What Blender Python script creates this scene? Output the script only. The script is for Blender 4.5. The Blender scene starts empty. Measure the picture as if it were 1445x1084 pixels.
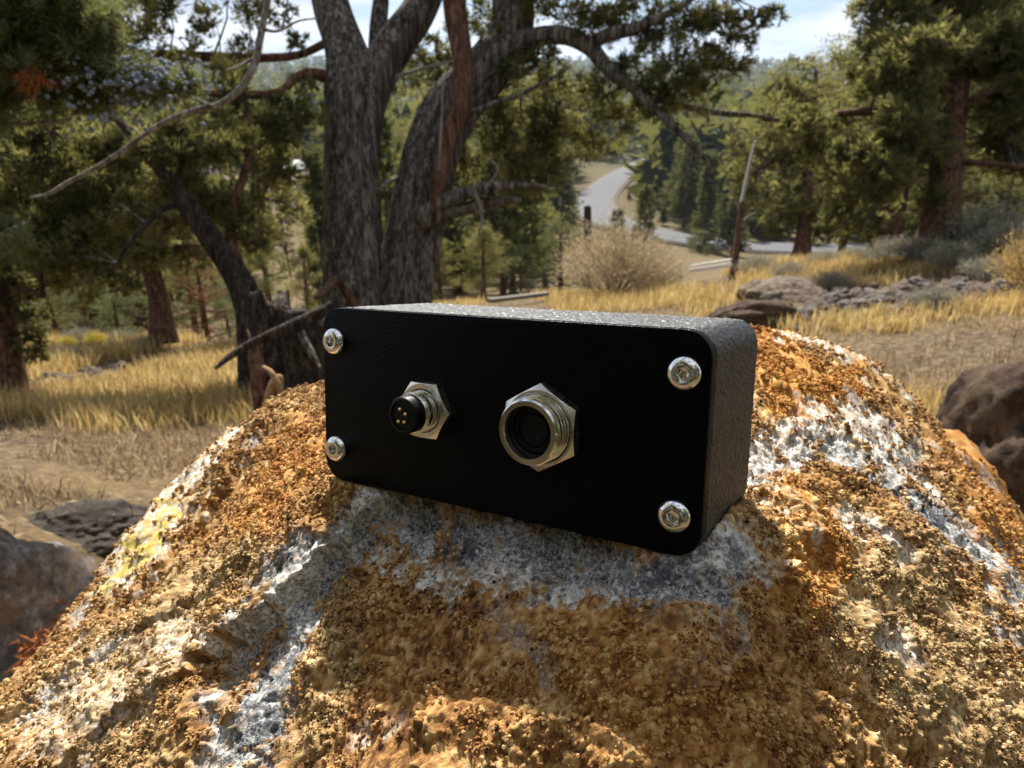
import bpy, bmesh, math, random
import numpy as np
from mathutils import Vector, Matrix

random.seed(7)
rng = np.random.default_rng(7)
scene = bpy.context.scene
COL = scene.collection

# ------------------------------------------------------------------ camera
CAM = np.array([0.0, 0.0, 1.15])
PITCH = math.radians(21.0)
FPX, CX, CY = 1001.0, 722.5, 542.0          # focal length in pixels of the 1445 x 1084 photograph
RIGHT = np.array([1.0, 0.0, 0.0])
FWD = np.array([0.0, math.cos(PITCH), -math.sin(PITCH)])
UP = np.array([0.0, math.sin(PITCH), math.cos(PITCH)])

cd = bpy.data.cameras.new('camera')
cam = bpy.data.objects.new('camera', cd)
COL.objects.link(cam)
cam.location = CAM
cam.rotation_euler = (math.radians(90) - PITCH, 0, 0)
cd.sensor_width = 36.0
cd.lens = 36.0 * FPX / 1445.0
cd.clip_start = 0.01
cd.clip_end = 12000
cd.dof.use_dof = True
cd.dof.focus_distance = 0.131
cd.dof.aperture_fstop = 46.0
cd.dof.aperture_blades = 0
scene.camera = cam

# ------------------------------------------------------------------ world, sun, exposure
SUN_EL, SUN_AZ = math.radians(50.5), math.radians(-7.0)    # azimuth measured from +Y (the view) towards +X
world = bpy.data.worlds.new('World')
scene.world = world
world.use_nodes = True
wn, wl = world.node_tree.nodes, world.node_tree.links
wn.clear()
w_out = wn.new('ShaderNodeOutputWorld')
w_bg = wn.new('ShaderNodeBackground')
w_sky = wn.new('ShaderNodeTexSky')
w_sky.sky_type = 'NISHITA'
w_sky.sun_disc = False
w_sky.sun_elevation = SUN_EL
w_sky.sun_rotation = SUN_AZ
w_sky.altitude = 1200
w_sky.air_density = 1.0
w_sky.dust_density = 0.6
w_co = wn.new('ShaderNodeTexCoord')
w_map = wn.new('ShaderNodeMapping')
w_map.inputs['Scale'].default_value = (1.0, 1.0, 3.2)
w_map.inputs['Location'].default_value = (0.35, 0.2, 0.1)
w_no = wn.new('ShaderNodeTexNoise')
w_no.inputs['Scale'].default_value = 3.4
w_no.inputs['Detail'].default_value = 8
w_no.inputs['Roughness'].default_value = 0.58
w_ra = wn.new('ShaderNodeValToRGB')
w_ra.color_ramp.elements[0].position = 0.38
w_ra.color_ramp.elements[1].position = 0.54
w_mix = wn.new('ShaderNodeMixRGB')
w_n2 = wn.new('ShaderNodeTexNoise')
w_n2.inputs['Scale'].default_value = 7.0
w_n2.inputs['Detail'].default_value = 6
w_n2.inputs['Roughness'].default_value = 0.6
w_r2 = wn.new('ShaderNodeValToRGB')                # grey-blue cloud bellies to white tops
w_r2.color_ramp.elements[0].position = 0.36
w_r2.color_ramp.elements[0].color = (4.6 / 10, 5.2 / 10, 5.9 / 10, 1)
w_r2.color_ramp.elements[1].position = 0.58
w_r2.color_ramp.elements[1].color = (1, 1, 1, 1)
w_sc = wn.new('ShaderNodeMixRGB')
w_sc.blend_type = 'MULTIPLY'
w_sc.inputs[0].default_value = 1.0
w_sc.inputs[2].default_value = (9.6, 9.8, 10.0, 1)
wl.new(w_map.outputs[0], w_n2.inputs['Vector'])
wl.new(w_n2.outputs['Fac'], w_r2.inputs[0])
wl.new(w_r2.outputs[0], w_sc.inputs[1])
wl.new(w_sc.outputs[0], w_mix.inputs[2])
wl.new(w_co.outputs['Generated'], w_map.inputs['Vector'])
wl.new(w_map.outputs[0], w_no.inputs['Vector'])
wl.new(w_no.outputs['Fac'], w_ra.inputs[0])
wl.new(w_ra.outputs[0], w_mix.inputs[0])
wl.new(w_sky.outputs[0], w_mix.inputs[1])
wl.new(w_mix.outputs[0], w_bg.inputs['Color'])
w_bg.inputs['Strength'].default_value = 0.05
wl.new(w_bg.outputs[0], w_out.inputs['Surface'])

sd = bpy.data.lights.new('sun', 'SUN')
sd.energy = 4.9
sd.angle = math.radians(2.0)
sd.color = (1.0, 0.955, 0.88)
sun = bpy.data.objects.new('sun', sd)
COL.objects.link(sun)
sun_dir = Vector((math.sin(SUN_AZ) * math.cos(SUN_EL), math.cos(SUN_AZ) * math.cos(SUN_EL), math.sin(SUN_EL)))
sun.rotation_euler = sun_dir.to_track_quat('Z', 'Y').to_euler()
sun.location = (0, 10, 20)

vs = scene.view_settings
vs.view_transform = 'Standard'
vs.look = 'None'
vs.gamma = 1.0
vs.use_curve_mapping = False
vs.exposure = 1.22
scene.render.film_transparent = False
scene.cycles.use_denoising = True
scene.cycles.max_bounces = 6
scene.cycles.diffuse_bounces = 3
scene.cycles.glossy_bounces = 3
scene.cycles.transmission_bounces = 3
scene.cycles.sample_clamp_indirect = 6.0


# ------------------------------------------------------------------ helpers
def P(px, py, d):
    """world point seen at a photograph pixel at depth d (metres along the view axis)"""
    px, py, d = np.asarray(px, float), np.asarray(py, float), np.asarray(d, float)
    return (CAM + d[..., None] * (((px - CX) / FPX)[..., None] * RIGHT - ((py - CY) / FPX)[..., None] * UP + FWD))


def to_px(v):
    r = v - CAM
    z = r @ FWD
    return CX + FPX * (r @ RIGHT) / z, CY - FPX * (r @ UP) / z, z


def nrm(a):
    return a / (np.linalg.norm(a, axis=-1, keepdims=True) + 1e-12)


def sstep(a, b, x):
    t = np.clip((x - a) / (b - a), 0, 1)
    return t * t * (3 - 2 * t)


def tps_fit(X, v, lam=0.0):
    X = np.asarray(X, float)
    n = len(X)
    r2 = ((X[:, None] - X[None]) ** 2).sum(-1)
    K = 0.5 * r2 * np.log(r2 + 1e-12)
    A = np.zeros((n + 3, n + 3))
    A[:n, :n] = K + lam * np.eye(n)
    A[:n, n] = 1
    A[:n, n + 1:] = X
    A[n:, :n] = A[:n, n:].T
    return X, np.linalg.solve(A, np.concatenate([v, np.zeros(3)]))


def tps_eval(m, Q):
    X, c = m
    Q = np.asarray(Q, float)
    out = np.empty(len(Q))
    for s in range(0, len(Q), 40000):
        q = Q[s:s + 40000]
        r2 = ((q[:, None] - X[None]) ** 2).sum(-1)
        out[s:s + 40000] = (0.5 * r2 * np.log(r2 + 1e-12)) @ c[:-3] + c[-3] + q @ c[-2:]
    return out


def hsh(i, j, k, s=0):
    h = (i.astype(np.int64) * 374761393 + j.astype(np.int64) * 668265263 + k.astype(np.int64) * 2147483647 + s * 1274126177) & 0xFFFFFFFF
    h = ((h ^ (h >> 13)) * 1274126177) & 0xFFFFFFFF
    h = ((h ^ (h >> 16)) * 2246822519) & 0xFFFFFFFF
    return ((h ^ (h >> 15)) & 0xFFFFFF) / float(0xFFFFFF)


def vnoise(p, s=0):
    f = np.floor(p)
    i = f.astype(np.int64)
    t = p - f
    t = t * t * t * (t * (t * 6 - 15) + 10)
    r = 0
    for a in (0, 1):
        wa = t[:, 0] if a else 1 - t[:, 0]
        for b in (0, 1):
            wb = t[:, 1] if b else 1 - t[:, 1]
            for c in (0, 1):
                wc = t[:, 2] if c else 1 - t[:, 2]
                r = r + wa * wb * wc * hsh(i[:, 0] + a, i[:, 1] + b, i[:, 2] + c, s)
    return r * 2 - 1


def fbm(p, octv=4, s=0, rough=0.5):
    a, r, tot = 1.0, 0, 0
    for o in range(octv):
        r = r + a * vnoise(p * (2.03 ** o) + 17.3 * o, s + o)
        tot += a
        a *= rough
    return r / tot


def worley(p, s=0):
    """distance to the nearest jittered cell point, gap to the second, id of the nearest"""
    f = np.floor(p).astype(np.int64)
    d1 = np.full(len(p), 9.0)
    d2 = np.full(len(p), 9.0)
    idn = np.zeros(len(p))
    for a in (-1, 0, 1):
        for b in (-1, 0, 1):
            for c in (-1, 0, 1):
                i, j, k = f[:, 0] + a, f[:, 1] + b, f[:, 2] + c
                dx = i + hsh(i, j, k, s) - p[:, 0]
                dy = j + hsh(i, j, k, s + 1) - p[:, 1]
                dz = k + hsh(i, j, k, s + 2) - p[:, 2]
                d = np.sqrt(dx * dx + dy * dy + dz * dz)
                n = d < d1
                d2 = np.where(n, d1, np.minimum(d2, d))
                idn = np.where(n, hsh(i, j, k, s + 3), idn)
                d1 = np.where(n, d, d1)
    return d1, d2 - d1, idn


def make_mesh(name, V, F, mat=None, smooth=False, attrs=None):
    """V (n,3); F an (m,k) array or a list of such arrays"""
    V = np.ascontiguousarray(V, np.float32)
    Fs = F if isinstance(F, list) else [F]
    Fs = [np.asarray(f, np.int32) for f in Fs if len(f)]
    me = bpy.data.meshes.new(name)
    me.vertices.add(len(V))
    me.vertices.foreach_set('co', V.ravel())
    loops = np.concatenate([f.ravel() for f in Fs])
    tot = np.concatenate([np.full(len(f), f.shape[1], np.int32) for f in Fs])
    st = np.concatenate([[0], np.cumsum(tot)[:-1]]).astype(np.int32)
    me.loops.add(len(loops))
    me.loops.foreach_set('vertex_index', loops)
    me.polygons.add(len(tot))
    me.polygons.foreach_set('loop_start', st)
    me.polygons.foreach_set('loop_total', tot)
    me.polygons.foreach_set('use_smooth', np.full(len(tot), smooth, bool))
    if attrs:
        for k, a in attrs.items():
            at = me.attributes.new(k, 'FLOAT', 'POINT')
            at.data.foreach_set('value', np.ascontiguousarray(a, np.float32))
    me.update(calc_edges=True)
    if mat:
        me.materials.append(mat)
    return me


def link(name, me, parent=None, loc=None, smooth_angle=None):
    o = bpy.data.objects.new(name, me)
    COL.objects.link(o)
    if loc is not None:
        o.location = loc
    if parent:
        o.parent = parent
    return o


def tag(o, label=None, cat=None, group=None, kind=None):
    if label:
        o['label'] = label
    if cat:
        o['category'] = cat
    if group:
        o['group'] = group
    if kind:
        o['kind'] = kind
    return o


def thing(name, label, cat, loc=(0, 0, 0), group=None):
    o = bpy.data.objects.new(name, None)
    COL.objects.link(o)
    o.location = loc
    o.empty_display_size = 0.1
    return tag(o, label, cat, group)


def merge(parts):
    """join (V, F, attrs) triples with faces of one width"""
    V, F, A, n = [], [], {}, 0
    for p in parts:
        V.append(p[0])
        F.append(np.asarray(p[1]) + n)
        n += len(p[0])
        if len(p) > 2:
            for k, a in p[2].items():
                A.setdefault(k, []).append(a)
    return np.concatenate(V), np.concatenate(F), {k: np.concatenate(a) for k, a in A.items()}


def spline(pts, n):
    """Catmull-Rom through rows of pts (any width), n samples"""
    pts = np.asarray(pts, float)
    q = np.vstack([2 * pts[0] - pts[1], pts, 2 * pts[-1] - pts[-2]])
    t = np.linspace(0, len(pts) - 1 - 1e-9, n)
    i = t.astype(int)
    u = (t - i)[:, None]
    a, b, c, d = q[i], q[i + 1], q[i + 2], q[i + 3]
    return 0.5 * (2 * b + (c - a) * u + (2 * a - 5 * b + 4 * c - d) * u * u + (3 * b - a - 3 * c + d) * u ** 3)


def tube(path, rad, seg=8, ridge=0.0, ridges=7.0, seed=0, stretch=6.0):
    """quad tube along path (n,3) with radii; ridge adds stringy lengthwise relief"""
    path = np.asarray(path, float)
    rad = np.asarray(rad, float)
    n = len(path)
    T = nrm(np.gradient(path, axis=0))
    ref = np.array([0.31, 0.2, 0.93]) if abs(T[0, 2]) < 0.8 else np.array([0.9, 0.3, 0.1])
    U = np.zeros_like(T)
    u = nrm(ref - (ref @ T[0]) * T[0])
    for i in range(n):
        u = nrm(u - (u @ T[i]) * T[i])
        U[i] = u
    W = np.cross(T, U)
    a = np.linspace(0, 2 * math.pi, seg, endpoint=False)
    ca, sa = np.cos(a), np.sin(a)
    r = np.repeat(rad[:, None], seg, 1)
    if ridge:
        s = np.concatenate([[0], np.cumsum(np.linalg.norm(np.diff(path, axis=0), axis=1))])
        q = np.stack([np.broadcast_to(ca, (n, seg)) * ridges / 3 + 0 * s[:, None], np.broadcast_to(sa, (n, seg)) * ridges / 3,
                      np.broadcast_to(s[:, None] * stretch / 4, (n, seg))], -1).reshape(-1, 3)
        q = q + 0.35 * np.stack([vnoise(q * 0.8, seed + 5), vnoise(q * 0.8, seed + 6), 0 * q[:, 0]], 1)
        h = 0.55 * (1 - 2 * np.abs(vnoise(q, seed))) + 0.3 * vnoise(q * np.array([2.3, 2.3, 1.4]), seed + 1) + 0.45 * vnoise(q * 0.33, seed + 2)
        r = r * (1 + ridge * h.reshape(n, seg))
    V = path[:, None] + r[..., None] * (ca[None, :, None] * U[:, None] + sa[None, :, None] * W[:, None])
    V = V.reshape(-1, 3)
    i = np.arange(n - 1)[:, None] * seg
    j = np.arange(seg)[None]
    k = (j + 1) % seg
    F = np.stack([i + j, i + k, i + seg + k, i + seg + j], -1).reshape(-1, 4)
    # close the tip with a fan of thin quads
    V = np.vstack([V, path[-1] + T[-1] * rad[-1] * 0.6])
    c = len(V) - 1
    b = (n - 1) * seg
    jj = np.arange(0, seg, 2)
    F = np.vstack([F, np.stack([b + jj, b + (jj + 1) % seg, b + (jj + 2) % seg, np.full(len(jj), c)], -1)])
    return V, F


# ------------------------------------------------------------------ materials
def mat_new(name):
    m = bpy.data.materials.new(name)
    m.use_nodes = True
    nt = m.node_tree
    nt.nodes.clear()
    out = nt.nodes.new('ShaderNodeOutputMaterial')
    b = nt.nodes.new('ShaderNodeBsdfPrincipled')
    nt.links.new(b.outputs[0], out.inputs['Surface'])
    return m, nt, b, out


_ONES = 'first second third fourth fifth sixth seventh eighth ninth tenth eleventh twelfth thirteenth fourteenth fifteenth sixteenth seventeenth eighteenth nineteenth'.split()
_TENS = 'twenty thirty forty fifty sixty seventy eighty ninety'.split()


def ordinal(n):
    if n < 20:
        return _ONES[n - 1]
    t_, o_ = divmod(n, 10)
    return (_TENS[t_ - 2][:-1] + 'ieth') if o_ == 0 else _TENS[t_ - 2] + '-' + _ONES[o_ - 1]


class NT:
    """short node writing"""
    def __init__(s, nt):
        s.nt = nt
        s.geo = nt.nodes.new('ShaderNodeTexCoord')

    def new(s, t, **kw):
        n = s.nt.nodes.new(t)
        for k, v in kw.items():
            setattr(n, k, v)
        return n

    def ln(s, a, b):
        s.nt.links.new(a, b)

    def noise(s, scale, detail=4, rough=0.55, vec=None, dist=0.0, stretch=None):
        n = s.new('ShaderNodeTexNoise')
        n.inputs['Scale'].default_value = scale
        n.inputs['Detail'].default_value = detail
        n.inputs['Roughness'].default_value = rough
        n.inputs['Distortion'].default_value = dist
        v = vec or s.geo.outputs['Object']
        if stretch:
            mp = s.new('ShaderNodeMapping')
            mp.inputs['Scale'].default_value = stretch
            s.ln(v, mp.inputs[0])
            v = mp.outputs[0]
        s.ln(v, n.inputs['Vector'])
        return n.outputs['Fac']

    def vor(s, scale, feature='F1', out='Distance', rand=1.0):
        n = s.new('ShaderNodeTexVoronoi', feature=feature)
        n.inputs['Scale'].default_value = scale
        n.inputs['Randomness'].default_value = rand
        s.ln(s.geo.outputs['Object'], n.inputs['Vector'])
        return n.outputs[out]

    def ramp(s, fac, stops, interp='LINEAR'):
        r = s.new('ShaderNodeValToRGB')
        cr = r.color_ramp
        cr.interpolation = interp
        while len(cr.elements) < len(stops):
            cr.elements.new(0.5)
        for e, (p, c) in zip(cr.elements, stops):
            e.position = p
            e.color = (c, c, c, 1) if isinstance(c, (int, float)) else (*c, 1)
        s.ln(fac, r.inputs[0])
        return r.outputs[0]

    def mix(s, fac, a, b, mode='MIX'):
        n = s.new('ShaderNodeMixRGB', blend_type=mode)
        for k, v in ((0, fac), (1, a), (2, b)):
            if isinstance(v, (int, float)):
                n.inputs[k].default_value = v if k == 0 else (v, v, v, 1)
            elif isinstance(v, tuple):
                n.inputs[k].default_value = (*v, 1)
            else:
                s.ln(v, n.inputs[k])
        return n.outputs[0]

    def math(s, op, a, b=0.0, clamp=False):
        n = s.new('ShaderNodeMath', operation=op, use_clamp=clamp)
        for k, v in ((0, a), (1, b)):
            if isinstance(v, (int, float)):
                n.inputs[k].default_value = v
            else:
                s.ln(v, n.inputs[k])
        return n.outputs[0]

    inst = False

    def attr(s, name):
        n = s.new('ShaderNodeAttribute', attribute_name=name)
        if s.inst:
            n.attribute_type = 'INSTANCER'
        return n.outputs['Fac']

    def rnd(s):
        return s.new('ShaderNodeObjectInfo').outputs['Random']

    def bump(s, h, dist, b, strength=1.0):
        n = s.new('ShaderNodeBump')
        n.inputs['Distance'].default_value = dist
        n.inputs['Strength'].default_value = strength
        s.ln(h, n.inputs['Height'])
        s.ln(n.outputs[0], b.inputs['Normal'])
        return n


def bark_mat(name, dark, mid, light, scale=1.0, red=None):
    m, nt, b, _ = mat_new(name)
    N = NT(nt)
    f = N.math('ADD', N.math('MULTIPLY', N.noise(26 * scale, 2, 0.5, stretch=(3.0, 3.0, 0.03), dist=0.1), 0.5), N.math('MULTIPLY', N.noise(11 * scale, 3, 0.55, stretch=(3, 3, 0.05)), 0.5))
    c = N.ramp(f, [(0.36, dark), (0.50, mid), (0.66, light)])
    if red:
        c = N.mix(N.ramp(N.noise(3 * scale, 3, 0.6, stretch=(2, 2, 0.4)), [(0.5, 0.0), (0.66, 0.8)]), c, red)
    N.ln(c, b.inputs['Base Color'])
    b.inputs['Roughness'].default_value = 0.9
    b.inputs['Specular IOR Level'].default_value = 0.15
    N.bump(N.noise(22 * scale, 3, 0.55, stretch=(3, 3, 0.035)), 0.012 / scale, b, 1.0)
    return m


def leaf_mat(name, dark, mid, light, trans=0.35, vary=0.25, tcol=(0.42, 0.38, 0.08)):
    """leaf colour from the per-spray attribute 'tone' plus a small per-tree shift"""
    m, nt, b, out = mat_new(name)
    N = NT(nt)
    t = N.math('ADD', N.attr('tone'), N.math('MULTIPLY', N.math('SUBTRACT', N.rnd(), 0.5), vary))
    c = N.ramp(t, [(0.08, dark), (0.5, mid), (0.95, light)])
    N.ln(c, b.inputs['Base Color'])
    b.inputs['Roughness'].default_value = 0.75
    b.inputs['Specular IOR Level'].default_value = 0.2
    tr = nt.nodes.new('ShaderNodeBsdfTranslucent')
    N.ln(N.mix(0.3, c, tcol, 'MIX'), tr.inputs['Color'])
    mx = nt.nodes.new('ShaderNodeMixShader')
    mx.inputs[0].default_value = trans
    nt.links.new(b.outputs[0], mx.inputs[1])
    nt.links.new(tr.outputs[0], mx.inputs[2])
    nt.links.new(mx.outputs[0], out.inputs['Surface'])
    return m


def plain_mat(name, col, rough=0.8, metal=0.0, spec=0.3, var=0.0, vscale=20):
    m, nt, b, _ = mat_new(name)
    b.inputs['Base Color'].default_value = (*col, 1)
    b.inputs['Roughness'].default_value = rough
    b.inputs['Metallic'].default_value = metal
    b.inputs['Specular IOR Level'].default_value = spec
    if var:
        N = NT(nt)
        f = N.noise(vscale, 5, 0.6)
        lo = tuple(max(0, c * (1 - var)) for c in col)
        hi = tuple(c * (1 + var) for c in col)
        N.ln(N.ramp(f, [(0.32, lo), (0.68, hi)]), b.inputs['Base Color'])
    return m


M_BARK = bark_mat('juniper_bark', (0.014, 0.011, 0.009), (0.078, 0.065, 0.054), (0.25, 0.22, 0.19), 1.0)
M_BARK_RED = bark_mat('red_brown_bark', (0.02, 0.010, 0.007), (0.10, 0.05, 0.032), (0.2, 0.12, 0.085), 1.0)
M_DEADWOOD = bark_mat('grey_dead_wood', (0.06, 0.052, 0.045), (0.17, 0.15, 0.13), (0.34, 0.32, 0.29), 3.0)
M_STUMP = bark_mat('stump_wood', (0.006, 0.0045, 0.0035), (0.030, 0.022, 0.017), (0.10, 0.076, 0.058), 1.2)
M_JUNIPER = leaf_mat('juniper_foliage', (0.030, 0.035, 0.015), (0.122, 0.126, 0.052), (0.29, 0.255, 0.11), 0.55)
M_JUNIPER_BLUE = leaf_mat('juniper_foliage_grey_green', (0.035, 0.05, 0.025), (0.10, 0.125, 0.06), (0.22, 0.25, 0.14), 0.42)
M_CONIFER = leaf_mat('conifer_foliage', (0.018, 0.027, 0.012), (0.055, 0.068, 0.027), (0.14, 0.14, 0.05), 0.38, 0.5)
M_RUST = leaf_mat('rust_brown_foliage', (0.05, 0.018, 0.010), (0.13, 0.05, 0.025), (0.24, 0.11, 0.055), 0.3, .25, (0.25, 0.1, 0.05))
M_YELLOWTREE = leaf_mat('autumn_yellow_foliage', (0.14, 0.14, 0.02), (0.3, 0.3, 0.04), (0.5, 0.42, 0.05), 0.4)
M_GRASS = leaf_mat('golden_dry_grass', (0.24, 0.155, 0.06), (0.52, 0.385, 0.16), (0.74, 0.62, 0.34), 0.4, 0.0, (0.55, 0.34, 0.09))
M_STRAW = leaf_mat('pale_straw_litter', (0.10, 0.066, 0.036), (0.25, 0.17, 0.09), (0.48, 0.37, 0.23), 0.25, 0.0, (0.4, 0.28, 0.15))
M_BRUSH = leaf_mat('dry_rabbitbrush', (0.17, 0.125, 0.07), (0.40, 0.31, 0.19), (0.60, 0.50, 0.34), 0.3, 0.1, (0.4, 0.3, 0.16))
M_SAGE = leaf_mat('grey_sagebrush', (0.11, 0.10, 0.075), (0.26, 0.24, 0.18), (0.45, 0.42, 0.33), 0.25, 0.1, (0.25, 0.22, 0.14))
M_YFLOWER = leaf_mat('yellow_rabbitbrush_flowers', (0.3, 0.24, 0.03), (0.5, 0.4, 0.04), (0.65, 0.55, 0.1), 0.3, 0.0)


# ------------------------------------------------------------------ ground, valley and hills: one sheet
def _t(px_, py_, r):
    d = ((px_ - CX) / FPX) * RIGHT - ((py_ - CY) / FPX) * UP + FWD
    h = math.hypot(d[0], d[1])
    return (math.atan2(d[0], d[1]), math.log(r), d[2] / h)


TC = []
for col in (
    # px, [(horizontal distance, py), ...]
    (-150, [(1.5, 800), (3, 650), (5, 560), (7.5, 500), (9.5, 485), (14, 470), (30, 430), (60, 380), (110, 310), (200, 235), (500, 145), (1400, 98), (4000, 97)]),
    (120, [(1.5, 770), (3, 625), (5, 548), (7.5, 498), (9.5, 492), (14, 492), (30, 450), (60, 390), (110, 310), (200, 225), (500, 142), (1400, 98), (4000, 97)]),
    (330, [(1.5, 760), (3, 605), (5, 525), (7.5, 484), (9.5, 476), (14, 478), (30, 430), (60, 365), (110, 285), (200, 205), (500, 140), (1400, 98), (4000, 97)]),
    (480, [(1.5, 760), (3, 600), (5, 510), (8, 462), (10, 455), (15, 455), (30, 425), (60, 365), (100, 295), (200, 205), (500, 140), (1400, 98), (4000, 97)]),
    (700, [(1.5, 770), (3, 595), (5, 495), (8, 438), (10.5, 425), (15, 428), (30, 410), (60, 365), (100, 290), (200, 195), (500, 130), (1400, 98), (4000, 97)]),
    (900, [(1.5, 770), (3, 580), (5, 475), (8, 422), (11, 408), (16, 408), (40, 385), (72, 336), (100, 282), (165, 228), (300, 178), (700, 125), (1600, 99), (4000, 97)]),
    (1060, [(1.5, 770), (3, 570), (5, 462), (8, 402), (11, 383), (17, 382), (40, 374), (72, 351), (110, 290), (200, 215), (400, 155), (900, 115), (1800, 99), (4000, 97)]),
    (1230, [(1.5, 770), (3, 560), (5, 450), (8, 385), (11, 362), (17, 362), (40, 365), (75, 356), (110, 300), (200, 215), (400, 155), (900, 115), (1800, 99), (4000, 97)]),
    (1420, [(1.5, 770), (3, 555), (5, 440), (8, 362), (11, 338), (17, 336), (40, 340), (75, 335), (120, 290), (200, 215), (400, 155), (900, 115), (1800, 99), (4000, 97)]),
    (1650, [(1.5, 770), (3, 545), (5, 430), (8, 345), (11, 315), (17, 310), (40, 310), (75, 300), (200, 205), (500, 140), (1800, 98), (4000, 96)]),
):
    for r_, y_ in col[1]:
        TC.append(_t(col[0], y_, r_))
for a_ in (-180, -130, -85, -55, 55, 85, 130, 180):
    for r_, tn in ((.3, -1.15 / .3), (1.5, -.72), (3, -.36), (6, -.2), (12, -.12), (30, -.06), (100, -.03), (500, .0), (4000, .03)):
        TC.append((math.radians(a_), math.log(r_), tn))
for a_ in range(-40, 50, 20):
    TC.append((math.radians(a_), math.log(.3), -1.12 / .3))
    TC.append((math.radians(a_), math.log(.8), -1.06 / .8))
TC = np.array(TC)
# the close-in tangents are huge: fit drop * r near, tangent far, with one smooth blend on log r
_zz = TC[:, 2] * np.exp(TC[:, 1])
_v = np.arcsinh(_zz * 1.0)                      # compress heights so that near and far weigh alike
_tm = tps_fit(np.stack([TC[:, 0] * 1.6, TC[:, 1] * .55], 1), TC[:, 2] * np.minimum(1.0, np.exp(TC[:, 1]) / 1.5), 2e-4)
# lookup table in (angle, log r)
TA = np.linspace(-math.pi, math.pi, 241)
TL = np.linspace(math.log(.2), math.log(4500), 260)
_A, _L = np.meshgrid(TA, TL)
_tt = tps_eval(_tm, np.stack([_A.ravel() * 1.6, _L.ravel() * .55], 1))
_r = np.exp(_L.ravel())
TZ = (_tt / np.minimum(1.0, _r / 1.5) * _r).reshape(_A.shape)


def ground_raw(x, y):
    a = np.arctan2(x, y)
    l = np.log(np.maximum(np.hypot(x, y), .2001))
    fa = np.clip((a - TA[0]) / (TA[1] - TA[0]), 0, 239.999)
    fl = np.clip((l - TL[0]) / (TL[1] - TL[0]), 0, 258.999)
    i, j = fa.astype(int), fl.astype(int)
    u, v = fa - i, fl - j
    u, v = u * u * (3 - 2 * u) * .3 + u * .7, v
    return CAM[2] + (TZ[j, i] * (1 - u) * (1 - v) + TZ[j, i + 1] * u * (1 - v) + TZ[j + 1, i] * (1 - u) * v + TZ[j + 1, i + 1] * u * v)


def ground(x, y):
    x, y = np.atleast_1d(np.asarray(x, float)), np.atleast_1d(np.asarray(y, float))
    r = np.hypot(x, y)
    z = ground_raw(x, y)
    p = np.stack([x, y, 0 * x], 1)
    z = z + fbm(p * .55, 3, 201) * .07 * np.clip(r / 4, .3, 1) + fbm(p * 3.1, 3, 203) * .02
    z = z + fbm(p * .05, 3, 205) * np.clip(r - 20, 0, 40) * .02
    return z


def hit(px_, py_, rmin=1.0, rmax=3000):
    """first ground point met by the view through a pixel beyond rmin"""
    d = ((px_ - CX) / FPX) * RIGHT - ((py_ - CY) / FPX) * UP + FWD
    d = d / math.hypot(d[0], d[1])
    r = np.exp(np.linspace(math.log(rmin), math.log(rmax), 1500))
    q = CAM + r[:, None] * d
    dz = q[:, 2] - ground(q[:, 0], q[:, 1])
    k = np.where(dz < 0)[0]
    i = k[0] if len(k) else len(r) - 1
    return q[i]


def gp(px_, r):
    """ground point below the pixel column px_ at horizontal distance r"""
    a = math.atan2((px_ - CX) / FPX, math.cos(PITCH))
    # the column of pixels leans; use the direction at mid height of the far field
    d = ((px_ - CX) / FPX) * RIGHT - ((380 - CY) / FPX) * UP + FWD
    h = math.hypot(d[0], d[1])
    x, y = d[0] / h * r, d[1] / h * r
    return np.array([x, y, float(ground(x, y)[0])])


th = np.concatenate([np.linspace(-180, -48, 45)[:-1], np.linspace(-46, 46, 250), np.linspace(48, 180, 45)[1:]])
rl = np.exp(np.linspace(math.log(.22), math.log(4400), 260))
TH, RL = np.meshgrid(np.radians(th), rl)
gx_, gy_ = (RL * np.sin(TH)).ravel(), (RL * np.cos(TH)).ravel()
gz_ = ground(gx_, gy_)
nr, na = TH.shape
fi = (np.arange(nr - 1)[:, None] * na + np.arange(na - 1)[None]).ravel()
GF = np.stack([fi, fi + 1, fi + na + 1, fi + na], -1)[:, ::-1]
m, nt, b, _ = mat_new('dry_hillside_ground')
N = NT(nt)
f1 = N.noise(1.1, 6, 0.65)
f2 = N.noise(28, 5, 0.7)
c = N.ramp(f2, [(0.34, (0.030, 0.022, 0.015)), (0.5, (0.105, 0.075, 0.047)), (0.66, (0.25, 0.185, 0.115))])
c = N.mix(N.ramp(f1, [(0.42, 0.0), (0.60, 0.75)]), c, N.ramp(N.noise(60, 4, 0.7), [(0.36, (0.06, 0.042, 0.022)), (0.5, (0.16, 0.11, 0.05)), (0.66, (0.30, 0.21, 0.09))]))
fv = N.ramp(N.noise(.035, 5, 0.6), [(0.45, 0.0), (0.6, 1.0)])
c = N.mix(N.math('MULTIPLY', fv, 0.7), c, (0.085, 0.08, 0.036))
vl = N.new('ShaderNodeVectorMath', operation='LENGTH')      # far slopes are covered with brush
N.ln(N.geo.outputs['Object'], vl.inputs[0])
fr = N.new('ShaderNodeMapRange')
fr.inputs['From Min'].default_value, fr.inputs['From Max'].default_value = 45, 190
fr.inputs['To Max'].default_value = .8
N.ln(vl.outputs['Value'], fr.inputs['Value'])
c = N.mix(fr.outputs[0], c, N.ramp(N.noise(.02, 5, .6), [(.35, (.03, .036, .018)), (.6, (.075, .07, .034)), (.75, (.16, .12, .06))]))
N.ln(c, b.inputs['Base Color'])
b.inputs['Roughness'].default_value = 0.95
b.inputs['Specular IOR Level'].default_value = 0.1
N.bump(N.noise(45, 5, 0.75), .02, b, 0.8)
M_GROUND = m
me = make_mesh('ground', np.stack([gx_, gy_, gz_], 1), GF, M_GROUND, True)
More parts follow.
